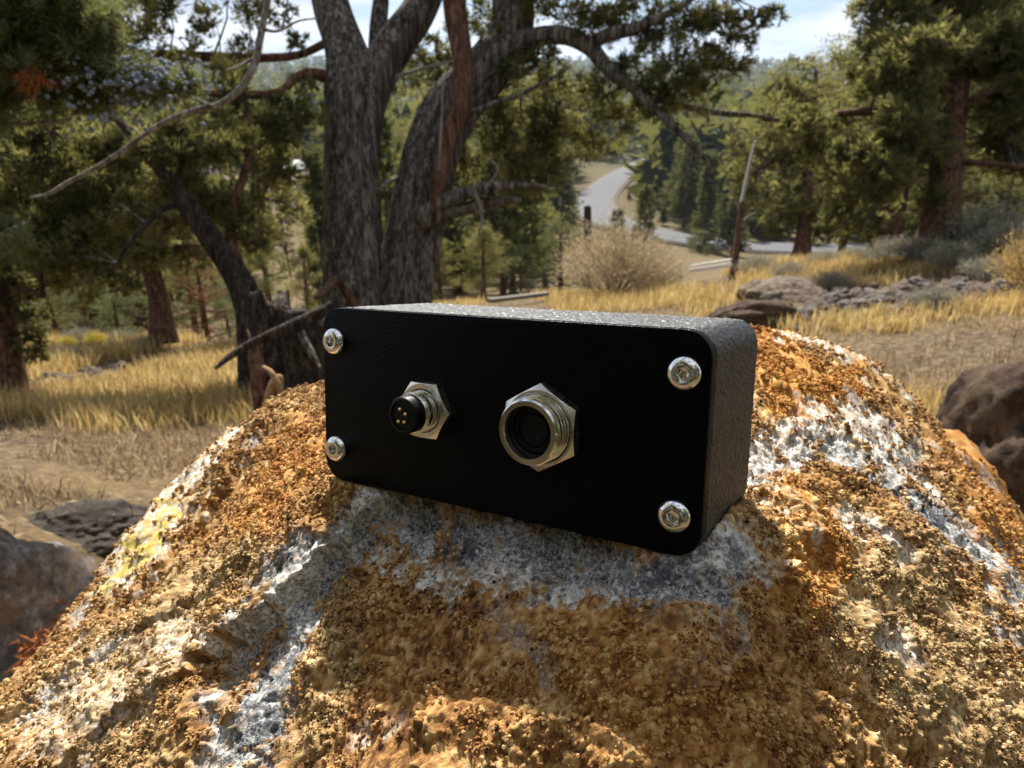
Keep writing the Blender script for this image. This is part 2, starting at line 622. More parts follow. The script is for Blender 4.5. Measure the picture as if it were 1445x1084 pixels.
tag(link('ground', me), kind='structure', label='dry hillside falling to a wooded valley with low hills beyond')

# ------------------------------------------------------------------ the road winding through the valley
M_ROAD = plain_mat('grey_asphalt', (.10, .10, .105), 0.85, 0, 0.2, .12, 3.0)
M_SHOULDER = plain_mat('gravel_shoulder', (.12, .098, .07), 0.95, 0, 0.1, .25, 8.0)


def strip(name, pts, w, lift, mat, label=None):
    q = spline(pts, 120)
    q[:, 2] = ground(q[:, 0], q[:, 1])
    k = np.ones(9) / 9
    for c_ in range(3):
        q[:, c_] = np.convolve(np.pad(q[:, c_], 4, 'edge'), k, 'valid')
    T = nrm(np.gradient(q[:, :2], axis=0))
    S = np.stack([-T[:, 1], T[:, 0]], 1)
    across = np.linspace(-.5, .5, 7)
    V = np.concatenate([np.concatenate([q[:, :2] + S * w * a_, (q[:, 2] + lift - .12 * abs(a_) * 2 * w / 7)[:, None]], 1) for a_ in across])
    n = len(q)
    fi_ = (np.arange(6)[:, None] * n + np.arange(n - 1)[None]).ravel()
    F = np.stack([fi_, fi_ + 1, fi_ + n + 1, fi_ + n], -1)[:, ::-1]
    return tag(link(name, make_mesh(name, V, F, mat, True)), label, kind='structure')


road_px = [(985, 200), (925, 222), (898, 238), (868, 254), (846, 274), (838, 292), (852, 312), (900, 328), (950, 339), (1010, 347), (1080, 353)]
road_pts = [hit(a_, b_, 45.0, 600) for a_, b_ in road_px] + [gp(p_, r_) for p_, r_ in ((1180, 74), (1290, 76), (1420, 80), (1600, 90))]
road_pts = np.array(road_pts)
strip('road_shoulder', road_pts, 5.8, .32, M_SHOULDER)
strip('road', road_pts, 4.9, .42, M_ROAD, 'grey road winding through the valley')

# ------------------------------------------------------------------ the enclosure's pose (shared by boulder and box)
BOX_R = np.array([[0.85642038, 0.51596174, 0.01810002], [-0.50848094, 0.8368956, 0.20261512], [0.08939382, -0.18272724, 0.97909116]])
BOX_T = CAM + np.array([-0.00505425, 0.12215108, -0.05352025])     # middle of the front face
BW, BH, BD, BR = 0.08367, 0.0375, 0.03175, 0.0046


def box_local(v):
    return (v - BOX_T) @ BOX_R


# ------------------------------------------------------------------ lichen boulder
def polymask(px, py, pts, soft=0.35):
    """1 inside a band along (x, y, half width) points, in the plane of the given coordinates"""
    best = np.full(len(px), 1e9)
    pts = np.asarray(pts, float)
    for a, b in zip(pts[:-1], pts[1:]):
        ab = b[:2] - a[:2]
        t = np.clip(((px - a[0]) * ab[0] + (py - a[1]) * ab[1]) / (ab @ ab), 0, 1)
        d = np.hypot(px - a[0] - t * ab[0], py - a[1] - t * ab[1]) / (a[2] + t * (b[2] - a[2]))
        best = np.minimum(best, d)
    return 1 - sstep(1 - soft, 1 + soft, best)


BC = [  # photograph pixel and depth of points on the boulder's skin
    (545, 702, .153), (600, 715, .150), (660, 728, .147), (720, 748, .140), (800, 772, .1335), (880, 790, .1255), (950, 793, .1185),
    (1000, 776, .1200), (1030, 745, .131), (1062, 706, .149),
    (1085, 770, .130),
    (460, 700, .170), (470, 650, .192),
    (950, 930, .1090), (950, 1084, .1000), (800, 900, .1180), (800, 1084, .1045), (640, 900, .1290), (640, 1084, .1115),
    (520, 800, .1450), (430, 850, .1430), (480, 1000, .1250), (350, 1000, .1340), (330, 1084, .1270),
    (400, 700, .193), (330, 790, .186), (250, 860, .178), (180, 930, .172), (60, 1060, .158), (200, 1030, .150), (120, 1000, .166),
    (457, 553, .300), (400, 565, .302), (355, 598, .300), (270, 668, .282), (200, 744, .262), (130, 838, .240), (60, 926, .218), (0, 1010, .200),
    (400, 634, .245), (310, 728, .235), (220, 814, .222), (120, 915, .204),
    (1068, 472, .300), (1150, 489, .312), (1240, 524, .318), (1300, 592, .312), (1332, 645, .300),
    (1075, 560, .215), (1150, 560, .235), (1230, 610, .240), (1080, 640, .178), (1160, 660, .182), (1260, 690, .196), (1330, 740, .204),
    (1110, 700, .150), (1180, 760, .152), (1300, 800, .168), (1400, 860, .176), (1445, 960, .158), (1445, 830, .205),
    (1080, 830, .123), (1100, 950, .1130), (1100, 1084, .1045), (1250, 900, .1350), (1280, 1060, .1200), (1445, 1084, .1330), (1380, 970, .144),
    (1325, 600, .385), (1352, 607, .390), (1392, 655, .385), (1420, 695, .372), (1445, 725, .362), (1400, 740, .300), (1440, 775, .270), (1345, 660, .325),
    (560, 520, .300), (680, 490, .302), (800, 478, .304), (930, 472, .304),
]
_b = np.array(BC)
BP = P(_b[:, 0], _b[:, 1], _b[:, 2]) - CAM
_off = np.array([  # hidden flanks: x, y, z relative to the camera
    (-.33, .20, -.36), (-.30, .36, -.36), (-.16, .46, -.35), (0, .52, -.33), (.16, .56, -.34), (.30, .54, -.37), (.38, .40, -.36), (.36, .26, -.36),
    (.26, .06, -.30), (.12, -.03, -.25), (0, -.06, -.24), (-.12, -.03, -.27), (-.25, .06, -.33),
    (-.10, .41, -.22), (0, .39, -.155), (.10, .40, -.150), (.18, .40, -.180)])
_sil = np.array([(457, 553, .300), (355, 598, .300), (270, 668, .282), (200, 744, .262), (130, 838, .240), (60, 926, .218), (0, 1010, .200), (-60, 1090, .19), (1068, 472, .300), (1150, 489, .312), (1240, 524, .318), (1445, 725, .362)])
_beh = P(_sil[:, 0], _sil[:, 1] + 34, _sil[:, 2] + .045) - CAM       # just over the crest
_beh2 = P(_sil[:, 0], _sil[:, 1] + 90, _sil[:, 2] + .10) - CAM
BP = np.vstack([BP, _beh, _beh2, _off])
_bm = tps_fit(BP[:, :2] * 5, BP[:, 2], 1e-5)


def axis(lo, f0, f1, hi, fine, grow):
    a = list(np.arange(f0, f1, fine))
    s, x = fine, a[-1]
    while x < hi:
        s *= grow
        x += s
        a.append(x)
    s, x, b = fine, f0, []
    while x > lo:
        s *= grow
        x -= s
        b.append(x)
    return np.array(b[::-1] + a)


gx = axis(-.62, -.115, .125, .66, .00036, 1.034)
gy = axis(-.32, .072, .160, .85, .00035, 1.016)
GX, GY = np.meshgrid(gx, gy)
nby, nbx = GX.shape
bx, by = GX.ravel(), GY.ravel()
# evaluate the smooth skin on a coarse grid, then resample (fast)
cxs, cys = np.linspace(-.66, .70, 230), np.linspace(-.36, .92, 230)
CXg, CYg = np.meshgrid(cxs, cys)
cz = tps_eval(_bm, np.stack([CXg.ravel(), CYg.ravel()], 1) * 5)
# beyond the flanks the block drops to the ground
rr = np.sqrt(((CXg.ravel() - .03) / 1.0) ** 2 + ((CYg.ravel() - .24) / 1.0) ** 2)
ang = np.arctan2(CYg.ravel() - .24, CXg.ravel() - .03)
lim = .36 + .03 * np.sin(3 * ang + 1) + .02 * np.sin(5 * ang)
cz = cz - 2.6 * np.clip(rr - lim, 0, 9) - 6 * np.clip(rr - lim - .05, 0, 9) ** 2
cz = np.maximum(cz, -1.5).reshape(230, 230)


def resample(Z, x, y):
    fx = np.clip((x - cxs[0]) / (cxs[1] - cxs[0]), 1, 227.999)
    fy = np.clip((y - cys[0]) / (cys[1] - cys[0]), 1, 227.999)
    i, j = fx.astype(int), fy.astype(int)
    u, v = fx - i, fy - j

    def cub(t):
        return (-.5 * t + t * t - .5 * t ** 3, 1 - 2.5 * t * t + 1.5 * t ** 3, .5 * t + 2 * t * t - 1.5 * t ** 3, -.5 * t * t + .5 * t ** 3)
    wu, wv = cub(u), cub(v)
    r = 0
    for a in range(4):
        for b in range(4):
            r = r + wv[a] * wu[b] * Z[j + a - 1, i + b - 1]
    return r


bz = resample(cz, bx, by)
V0 = np.stack([bx, by, bz], 1) + CAM
px, py, pz = to_px(V0)
front = pz > .02
px = np.where(front, px, -9999)
py = np.where(front, py, -9999)
# wobble the borders of the lichen patches
wob = np.stack([fbm(V0 * 90, 4, 31, .6), fbm(V0 * 90, 4, 47, .6)], 1) * 30 * np.clip(.14 / np.maximum(pz, .05), .2, 1.5)[:, None]
wob2 = np.stack([fbm(V0 * 420, 3, 131, .7), fbm(V0 * 420, 3, 147, .7)], 1) * 26
qx, qy = px + wob[:, 0] * 1.3 + wob2[:, 0], py + wob[:, 1] * 1.3 + wob2[:, 1]
grey = np.maximum.reduce([
    polymask(qx, qy, [(560, 700, 8), (500, 755, 14), (440, 815, 22), (385, 900, 45), (350, 1000, 50), (345, 1100, 55)]),
    polymask(qx, qy, [(555, 720, 22), (620, 745, 42), (700, 775, 44), (780, 800, 42), (860, 810, 38), (940, 815, 30), (1030, 800, 38)]),
    polymask(qx, qy, [(1055, 655, 34), (1130, 640, 26), (1190, 640, 22), (1260, 672, 30), (1320, 735, 34), (1390, 790, 32), (1460, 845, 34)]),
    .45 * polymask(qx, qy, [(735, 880, 16), (760, 910, 16), (755, 990, 26)], .8),
    .8 * polymask(qx, qy, [(180, 905, 10), (110, 960, 14), (40, 1020, 14)]),
    .75 * polymask(qx, qy, [(1180, 560, 14), (1230, 600, 20), (1290, 640, 18)]),
])
crust = np.maximum.reduce([   # chalk-white crust
    polymask(qx, qy, [(555, 700, 6), (500, 748, 7), (440, 808, 8), (350, 880, 12), (290, 925, 12)]),
    .9 * polymask(qx, qy, [(520, 770, 14), (600, 810, 22), (650, 840, 22), (720, 830, 14), (800, 850, 20), (870, 830, 16)]),
    .85 * polymask(qx, qy, [(985, 800, 20), (1050, 790, 30), (1090, 810, 20)]),
    polymask(qx, qy, [(345, 606, 12), (300, 645, 20), (255, 700, 32), (205, 765, 30), (150, 830, 22)]),
    .9 * polymask(qx, qy, [(1070, 474, 7), (1150, 487, 8), (1240, 520, 10), (1280, 560, 8)]),
    .8 * polymask(qx, qy, [(1065, 640, 22), (1150, 600, 26), (1215, 610, 22), (1290, 670, 12), (1345, 730, 10), (1420, 800, 10)]),
    .4 * polymask(qx, qy, [(260, 900, 30), (180, 980, 40), (80, 1050, 50)]),
])
dark = np.maximum.reduce([   # bare dark stone
    polymask(qx, qy, [(1265, 690, 12), (1330, 735, 18)]),
    .9 * polymask(qx, qy, [(620, 780, 16), (680, 790, 12)]),
    .9 * polymask(qx, qy, [(775, 835, 15), (795, 835, 15)]),
    .8 * polymask(qx, qy, [(900, 805, 20), (960, 815, 14)]),
    .7 * polymask(qx, qy, [(1030, 800, 14), (1045, 812, 14)]),
    .6 * polymask(qx, qy, [(400, 910, 18), (372, 1000, 22)]),
])
yellow = np.maximum(polymask(qx, qy, [(245, 715, 8), (215, 755, 10), (185, 800, 10), (140, 840, 9)]),
                    .5 * polymask(qx, qy, [(300, 640, 6), (330, 612, 5)]))
orange = np.maximum.reduce([
    polymask(qx, qy, [(1085, 500, 40), (1110, 560, 40), (1200, 545, 26)]),
    .8 * polymask(qx, qy, [(1100, 700, 30), (1150, 770, 40), (1120, 850, 40)]),
    .8 * polymask(qx, qy, [(1345, 620, 30), (1400, 700, 30), (1430, 790, 30)]),
    .55 * polymask(qx, qy, [(420, 650, 50), (380, 740, 40)]),
    .4 * polymask(qx, qy, [(880, 930, 100), (1000, 1030, 120)], .9),
])
brown = np.maximum.reduce([
    .75 * polymask(qx, qy, [(600, 960, 150), (860, 960, 190), (900, 1090, 230)], .8),
    .8 * polymask(qx, qy, [(450, 640, 50), (380, 720, 60), (270, 800, 34)]),
])
pale = np.maximum.reduce([   # yellow-tan lichen
    .8 * polymask(qx, qy, [(1250, 850, 90), (1340, 960, 90), (1400, 1060, 80)]),
    .7 * polymask(qx, qy, [(470, 840, 26), (360, 790, 30), (240, 850, 40)]),
    .6 * polymask(qx, qy, [(230, 900, 60), (120, 1000, 70), (180, 1070, 70)]),
    .6 * polymask(qx, qy, [(480, 920, 40), (450, 1050, 40)]),
])
# a natural mosaic where nothing was traced (the flanks)
n1 = fbm(V0 * 38, 4, 3)
n2 = fbm(V0 * 55 + 9, 4, 8)
grey = np.clip(grey + sstep(.34, .46, n1) * .7 * (1 - brown) * (1 - orange), 0, 1)
crust = np.clip(crust + sstep(.38, .50, n2) * .6 * (1 - brown), 0, 1)
spk = fbm(V0 * 260, 4, 171, .65)
grey = np.clip(grey * sstep(-.45, -.1, spk + .5 * (grey - .5)) * (1 - .8 * sstep(.16, .28, fbm(V0 * 95 + 2, 4, 191, .6))), 0, 1)
crust = np.clip(1.15 * crust * sstep(-.38, .02, fbm(V0 * 330, 4, 181, .65)), 0, 1)
lich = np.clip(1 - np.maximum(grey, .75 * crust), 0, 1)

# relief
N0 = np.empty_like(V0)
Z2 = V0.reshape(nby, nbx, 3)
du = np.gradient(Z2, axis=1)
dv = np.gradient(Z2, axis=0)
N0 = nrm(np.cross(du, dv)).reshape(-1, 3)
wp = V0 + .0006 * np.stack([vnoise(V0 * 900, 61), vnoise(V0 * 900, 62), vnoise(V0 * 900, 63)], 1)
near = np.clip(1.25 - pz / .42, 0, 1)
near[~front] = 0
wp = V0 + .00018 * np.stack([vnoise(V0 * 2200, 61), vnoise(V0 * 2200, 62), vnoise(V0 * 2200, 63)], 1)
d1, g1, id1 = worley(wp / .00135, 11)
d2, g2, id2 = worley(wp / .00088, 21)
d3, g3, id3 = worley((V0 + .002 * np.stack([vnoise(V0 * 300, 71), vnoise(V0 * 300, 72), vnoise(V0 * 300, 73)], 1)) / .0042, 81)
big = fbm(V0 * 22, 4, 5) * .0050 + fbm(V0 * 70, 4, 15, .6) * .0022
ridged = (1 - 2 * np.abs(fbm(V0 * 120 + 3, 3, 25))) * .0008
gran = np.sqrt(np.clip(1 - (d1 / .95) ** 2, 0, 1)) * .0007 * (0.25 + id1) + np.sqrt(np.clip(1 - (d2 / .9) ** 2, 0, 1)) * .00075 * (0.25 + id2) + (1 - np.clip(d3, 0, 1.1) ** 2) * .0007 * id3
gran = gran * np.clip(fbm(V0 * 160, 3, 91) * 1.7 + .8, .12, 1.35)
grit = fbm(V0 * 800, 3, 33, .7) * .0006 + (1 - np.clip(d2, 0, 1)) * .0003 - np.clip(fbm(V0 * 420, 2, 35) - .15, 0, 1) * .0016


def scarp(x, y, pts, h, reach, sharp=3.0):
    """a broken edge: the side right of the line's direction drops by h (m), easing back over reach (px)"""
    out = np.zeros(len(x))
    best = np.full(len(x), 1e9)
    pts = np.asarray(pts, float)
    for i_ in range(len(pts) - 1):
        a_, b_ = pts[i_], pts[i_ + 1]
        ab = b_ - a_
        L_ = np.hypot(*ab)
        t_ = ((x - a_[0]) * ab[0] + (y - a_[1]) * ab[1]) / L_ ** 2
        tc = np.clip(t_, 0, 1)
        d_ = np.hypot(x - a_[0] - tc * ab[0], y - a_[1] - tc * ab[1])
        s_ = np.sign((x - a_[0]) * -ab[1] + (y - a_[1]) * ab[0])
        n_ = d_ < best
        end = 1.0
        if i_ == 0:
            end = np.clip(1 + t_ * L_ / 25, 0, 1) * end
        if i_ == len(pts) - 2:
            end = np.clip(1 - (t_ - 1) * L_ / 25, 0, 1) * end
        v_ = np.where(s_ > 0, -h * sstep(0, sharp, d_) * (1 - sstep(reach * .3, reach, d_)), 0) * end
        out = np.where(n_, v_, out)
        best = np.where(n_, d_, best)
    return out


sx_, sy_ = px + wob[:, 0] * .45 + wob2[:, 0] * .25, py + wob[:, 1] * .45 + wob2[:, 1] * .25
scarps = (scarp(sx_, sy_, [(290, 930), (350, 884), (440, 812), (500, 750), (556, 700)], .0058, 110)
          + scarp(sx_, sy_, [(-40, 1040), (70, 985), (190, 905), (300, 842), (360, 800)], .0018, 60)
          + scarp(sx_, sy_, [(60, 1100), (170, 1010), (260, 960), (330, 930)], .0019, 60)
          + scarp(sx_, sy_, [(170, 850), (270, 752), (352, 640), (372, 600)], .0024, 70)
          + scarp(sx_, sy_, [(1440, 842), (1350, 760), (1290, 700), (1180, 655), (1070, 668)], .0030, 70)
          + scarp(sx_, sy_, [(1420, 1000), (1310, 900), (1200, 850), (1110, 800)], .0020, 60)
          + scarp(sx_, sy_, [(1300, 1100), (1200, 1010), (1120, 960)], .0022, 50)
          + scarp(sx_, sy_, [(870, 838), (760, 800), (640, 765), (580, 735)], .0024, 50)
          + scarp(sx_, sy_, [(900, 1060), (780, 1010), (660, 1000)], .0016, 50)
          + scarp(sx_, sy_, [(1445, 770), (1340, 640), (1290, 560), (1240, 528)], .0030, 40))
layer = lich * .0007 + .0003 * crust
crack = -.004 * polymask(px + wob[:, 0] * .3, py + wob[:, 1] * .3, [(1240, 530, 3), (1290, 590, 3.5), (1318, 640, 4), (1345, 662, 3)], .9)
ledge = .003 * polymask(px, py, [(470, 975, 6), (300, 930, 8), (230, 930, 8)], .9)
disp = big + scarps + ridged + layer + lich * gran + (1 - lich) * grit + crack + crust * fbm(V0 * 500, 2, 37) * .0004
tang = np.stack([vnoise(V0 * 700, 101), vnoise(V0 * 700, 102), vnoise(V0 * 700, 103)], 1) * .00015 * lich[:, None]
V1 = V0 + N0 * disp[:, None] + tang
# the enclosure presses on the lichen: keep the skin just outside it
L = box_local(V1)
inx = (np.abs(L[:, 0]) < BW / 2 + .002) & (L[:, 1] > -.0015) & (L[:, 1] < BD + .002)
edge = np.clip((np.abs(L[:, 0]) - (BW / 2 - BR)) / BR, 0, 1)
floor_z = -BH / 2 + BR * (1 - np.sqrt(1 - np.minimum(edge, 1) ** 2)) - .0003
pen = np.where(inx, np.clip(L[:, 2] - floor_z, 0, None), 0)
V1 = V1 - pen[:, None] * BOX_R[:, 2]
fi = (np.arange(nby - 1)[:, None] * nbx + np.arange(nbx - 1)[None]).ravel()
BF = np.stack([fi, fi + 1, fi + nbx + 1, fi + nbx], -1)

def lichen_colour(N):
    tint = N.attr('tint')
    t2 = N.math('ADD', N.math('MULTIPLY', tint, 0.72), N.math('MULTIPLY', N.math('SUBTRACT', N.noise(900, 4, 0.7), 0.22), 0.55))
    ochre = N.ramp(t2, [(0.14, (0.055, 0.027, 0.012)), (0.38, (0.175, 0.082, 0.025)), (0.58, (0.32, 0.168, 0.054)), (0.80, (0.50, 0.33, 0.14)), (0.94, (0.60, 0.48, 0.30))])
    brn = N.ramp(t2, [(0.16, (0.045, 0.019, 0.008)), (0.40, (0.18, 0.076, 0.022)), (0.60, (0.36, 0.172, 0.052)), (0.86, (0.58, 0.37, 0.15))])
    org = N.ramp(t2, [(0.16, (0.17, 0.065, 0.018)), (0.42, (0.30, 0.118, 0.024)), (0.66, (0.44, 0.20, 0.04)), (0.92, (0.58, 0.38, 0.13))])
    pal = N.ramp(t2, [(0.14, (0.07, 0.040, 0.018)), (0.42, (0.22, 0.135, 0.056)), (0.66, (0.40, 0.275, 0.125)), (0.92, (0.60, 0.49, 0.29))])
    c = N.mix(N.attr('brown'), ochre, brn)
    c = N.mix(N.attr('pale'), c, pal)
    c = N.mix(N.attr('orange'), c, org)
    return c


m, nt, b, _ = mat_new('lichen_covered_stone')
N = NT(nt)
c = lichen_colour(N)
gn = N.noise(1300, 5, 0.78)
gbig = N.noise(130, 4, 0.6)
gs = N.ramp(N.math('ADD', N.math('MULTIPLY', gn, 0.7), N.math('MULTIPLY', gbig, 0.3)), [(0.41, (0.035, 0.037, 0.042)), (0.47, (0.17, 0.172, 0.172)), (0.53, (0.42, 0.41, 0.39)), (0.60, (0.74, 0.72, 0.67))])
gs = N.mix(N.ramp(N.noise(260, 4, 0.65), [(0.56, 0.0), (0.64, 0.7)]), gs, (0.30, 0.17, 0.06))
c = N.mix(N.attr('grey'), c, gs)
wh = N.ramp(N.noise(900, 5, 0.75), [(0.42, (0.20, 0.16, 0.11)), (0.49, (0.56, 0.52, 0.44)), (0.57, (0.80, 0.78, 0.73))])
cm = N.math('MULTIPLY', N.attr('crust'), N.ramp(N.noise(240, 5, 0.7), [(0.38, 0.15), (0.55, 1.0)]))
c = N.mix(cm, c, wh)
c = N.mix(N.math('MULTIPLY', N.attr('yellow'), N.ramp(N.noise(300, 4, 0.7), [(0.4, 0.2), (0.55, 1.0)])), c, (0.50, 0.39, 0.08))
dk = N.ramp(N.noise(900, 3, 0.7), [(0.36, (0.022, 0.025, 0.032)), (0.62, (0.10, 0.105, 0.12)), (0.75, (0.3, 0.3, 0.31))])
c = N.mix(N.math('MULTIPLY', N.attr('dark'), N.ramp(N.noise(300, 5, 0.72), [(0.42, 0.0), (0.50, 1.0)])), c, dk)
N.ln(c, b.inputs['Base Color'])
b.inputs['Roughness'].default_value = 0.88
b.inputs['Specular IOR Level'].default_value = 0.25
hb = N.math('ADD', N.noise(2600, 3, 0.7), N.math('MULTIPLY', N.noise(1100, 3, 0.6), 1.2))
N.bump(hb, .00030, b, 0.8)
M_BOULDER = m
tintv = np.clip(.45 * id1 + .5 * id2 + .35 * fbm(V0 * 140, 3, 57) + .12, 0, 1)
me = make_mesh('lichen_boulder', V1 - np.array([.03, .24, .1]), BF, M_BOULDER, True,
               dict(tint=tintv, brown=brown, pale=pale, orange=orange, grey=np.clip(grey, 0, 1), crust=np.clip(crust, 0, 1), yellow=yellow, dark=dark))
boulder = link('lichen_boulder', me, loc=(.03, .24, .1))
tag(boulder, 'big boulder crusted with ochre lichen and grey-white patches, under the black box', 'boulder')

# loose crust: tens of thousands of tiny lichen lumps standing on the skin
r = np.random.default_rng(77)
area = np.linalg.norm(np.cross(du.reshape(-1, 3), dv.reshape(-1, 3)), axis=1)
clump = np.clip(.35 + 1.5 * fbm(V0 * 210, 3, 221, .6) + .6 * fbm(V0 * 60, 2, 223), 0, 1)
wgt = area * lich ** 1.5 * (1 - .8 * np.clip(crust, 0, 1)) ** 2 * (1 - .8 * yellow) * clump * ((px > -60) & (px < 1505) & (py < 1150) & (pz > .05) & (pz < .36)) * np.clip((.40 - pz) / .18, .25, 1)
wgt = wgt * ~(inx & (L[:, 2] > floor_z - .0012)) * (N0 @ np.array([0, -.55, .83]) > -.1)
pk_ = r.choice(len(V0), 150000, p=wgt / wgt.sum())
cp = V1[pk_] + r.normal(0, .00022, (len(pk_), 3)) + N0[pk_] * .00006
LB = box_local(cp)
okc = ~((np.abs(LB[:, 0]) < BW / 2 + .0004) & (LB[:, 1] > -.0004) & (LB[:, 1] < BD + .0004) & (LB[:, 2] > -BH / 2 - .0002))
pk_, cp = pk_[okc], cp[okc]
cs_ = (.00015 + .00033 * r.random(len(pk_)) ** 2.2) * np.clip(pz[pk_] / .15, .85, 1.7)
ct = np.clip(.5 * tintv[pk_] + .25 + r.normal(0, .24, len(pk_)), 0, 1.05)
me = bpy.data.meshes.new('lichen_crumbs')
me.vertices.add(len(cp))
me.vertices.foreach_set('co', (cp - np.array([.03, .24, .1])).astype(np.float32).ravel())
for k_, a_ in dict(size=cs_, tint=ct, brown=brown[pk_], pale=pale[pk_], orange=orange[pk_], spin=r.random(len(pk_)) * 6.28, tip=r.random(len(pk_)) * 6.28, wide=cs_ * r.uniform(.7, 1.7, len(pk_)), flat=cs_ * r.uniform(.5, 1.1, len(pk_))).items():
    at = me.attributes.new(k_, 'FLOAT', 'POINT')
    at.data.foreach_set('value', np.ascontiguousarray(a_, np.float32))
crumbs = link('lichen_crumbs', me, boulder)
crumbs['kind'] = 'stuff'
m, nt, b, _ = mat_new('lichen_lump')
N = NT(nt)
N.inst = True
N.ln(lichen_colour(N), b.inputs['Base Color'])
b.inputs['Roughness'].default_value = 0.9
b.inputs['Specular IOR Level'].default_value = 0.2
M_CRUMB = m
bmm = bmesh.new()
bmesh.ops.create_icosphere(bmm, subdivisions=2, radius=1.0)
Vc = np.array([v.co[:] for v in bmm.verts])
Fc = np.array([[v.index for v in f.verts] for f in bmm.faces])
bmm.free()
Vc = Vc * (1 + .95 * fbm(Vc * 1.9 + 4, 3, 231, .7))[:, None]
src = bpy.data.objects.new('lichen_lump', make_mesh('lichen_lump', Vc, Fc, M_CRUMB, False))
gt = bpy.data.node_groups.new('crumbs_on_stone', 'GeometryNodeTree')
gt.interface.new_socket('Geometry', in_out='INPUT', socket_type='NodeSocketGeometry')
gt.interface.new_socket('Geometry', in_out='OUTPUT', socket_type='NodeSocketGeometry')
gi, go = gt.nodes.new('NodeGroupInput'), gt.nodes.new('NodeGroupOutput')
m2p = gt.nodes.new('GeometryNodeMeshToPoints')
iop = gt.nodes.new('GeometryNodeInstanceOnPoints')
oi = gt.nodes.new('GeometryNodeObjectInfo')
oi.inputs['Object'].default_value = src


def named(n_):
    q_ = gt.nodes.new('GeometryNodeInputNamedAttribute')
    q_.data_type = 'FLOAT'
    q_.inputs['Name'].default_value = n_
    return q_.outputs['Attribute']


cx_ = gt.nodes.new('ShaderNodeCombineXYZ')
gt.links.new(named('tip'), cx_.inputs[0])
gt.links.new(named('spin'), cx_.inputs[2])
e2r = gt.nodes.new('FunctionNodeEulerToRotation')
gt.links.new(cx_.outputs[0], e2r.inputs[0])
gt.links.new(gi.outputs[0], m2p.inputs['Mesh'])
gt.links.new(m2p.outputs[0], iop.inputs['Points'])
gt.links.new(oi.outputs['Geometry'], iop.inputs['Instance'])
gt.links.new(e2r.outputs[0], iop.inputs['Rotation'])
cs3 = gt.nodes.new('ShaderNodeCombineXYZ')
gt.links.new(named('size'), cs3.inputs[0])
gt.links.new(named('wide'), cs3.inputs[1])
gt.links.new(named('flat'), cs3.inputs[2])
gt.links.new(cs3.outputs[0], iop.inputs['Scale'])
gt.links.new(iop.outputs[0], go.inputs[0])
md = crumbs.modifiers.new('crumbs', 'NODES')
md.node_group = gt

# ------------------------------------------------------------------ black enclosure with two round connectors
def rrect(w, h, r, k=8):
    pts = []
    for cxx, czz, a0 in ((w / 2 - r, h / 2 - r, 0), (-w / 2 + r, h / 2 - r, 90), (-w / 2 + r, -h / 2 + r, 180), (w / 2 - r, -h / 2 + r, 270)):
        for i in range(k + 1):
            a = math.radians(a0 + 90 * i / k)
            pts.append((cxx + r * math.cos(a), czz + r * math.sin(a)))
    return np.array(pts)


def rr_loft(profile, cap0=True, cap1=True):
    """profile: (inset, y) rings of the rounded outline"""
    rings, n = [], None
    for ins, y in profile:
        q = rrect(BW - 2 * ins, BH - 2 * ins, max(BR - ins, .0004))
        n = len(q)
        rings.append(np.stack([q[:, 0], np.full(n, y), q[:, 1]], 1))
    V = np.concatenate(rings)
    F = []
    j = np.arange(n)
    k = (j + 1) % n
    for i in range(len(rings) - 1):
        F.append(np.stack([i * n + j, i * n + k, (i + 1) * n + k, (i + 1) * n + j], 1))
    Fs = [np.concatenate(F)]
    if cap0:
        Fs.append(j[None, ::-1])
    if cap1:
        Fs.append(((len(rings) - 1) * n + j)[None])
    return V, Fs


def lathe(rings, closed_top=False, closed_bottom=False):
    """rings: list of (n,3) loops of equal length, in order"""
    n = len(rings[0])
    V = np.concatenate(rings)
    j = np.arange(n)
    k = (j + 1) % n
    F = [np.stack([i * n + j, (i + 1) * n + j, (i + 1) * n + k, i * n + k], 1) for i in range(len(rings) - 1)]
    Fs = [np.concatenate(F)]
    if closed_top:
        Fs.append(((len(rings) - 1) * n + j)[None, ::-1])
    if closed_bottom:
        Fs.append(j[None])
    return V, Fs


def ring(r, y, n=72, hexr=None, rot=0.0):
    """loop round the local y axis (towards the viewer is -y); hexr gives the across-flats radius of a hexagon"""
    a = np.linspace(0, 2 * math.pi, n, endpoint=False)
    if hexr:
        q = (a - rot) % (math.pi / 3) - math.pi / 6
        r = hexr / np.cos(q)
    y = y(r) if callable(y) else y
    return np.stack([r * np.cos(a), -np.broadcast_to(y, a.shape), r * np.sin(a)], 1)


def coat(name, col, spec, rough, bump):
    m, nt, b, _ = mat_new(name)
    N = NT(nt)
    b.inputs['Base Color'].default_value = (*col, 1)
    b.inputs['Roughness'].default_value = rough
    b.inputs['Specular IOR Level'].default_value = spec
    h1 = N.ramp(N.vor(2900, 'SMOOTH_F1'), [(0.1, 1.0), (0.75, 0.0)])
    N.bump(N.math('ADD', h1, N.math('MULTIPLY', N.noise(2600, 2, 0.6), 1.3)), bump, b, 1.0)
    return m


M_COAT = coat('black_textured_powder_coat', (.003, .0028, .0026), .60, .50, .00005)
M_PLATE = coat('black_textured_coat_dimmed', (.0025, .0025, .0026), .06, .34, .00006)  # same black coat, gloss cut so the front looks shielded from the sky

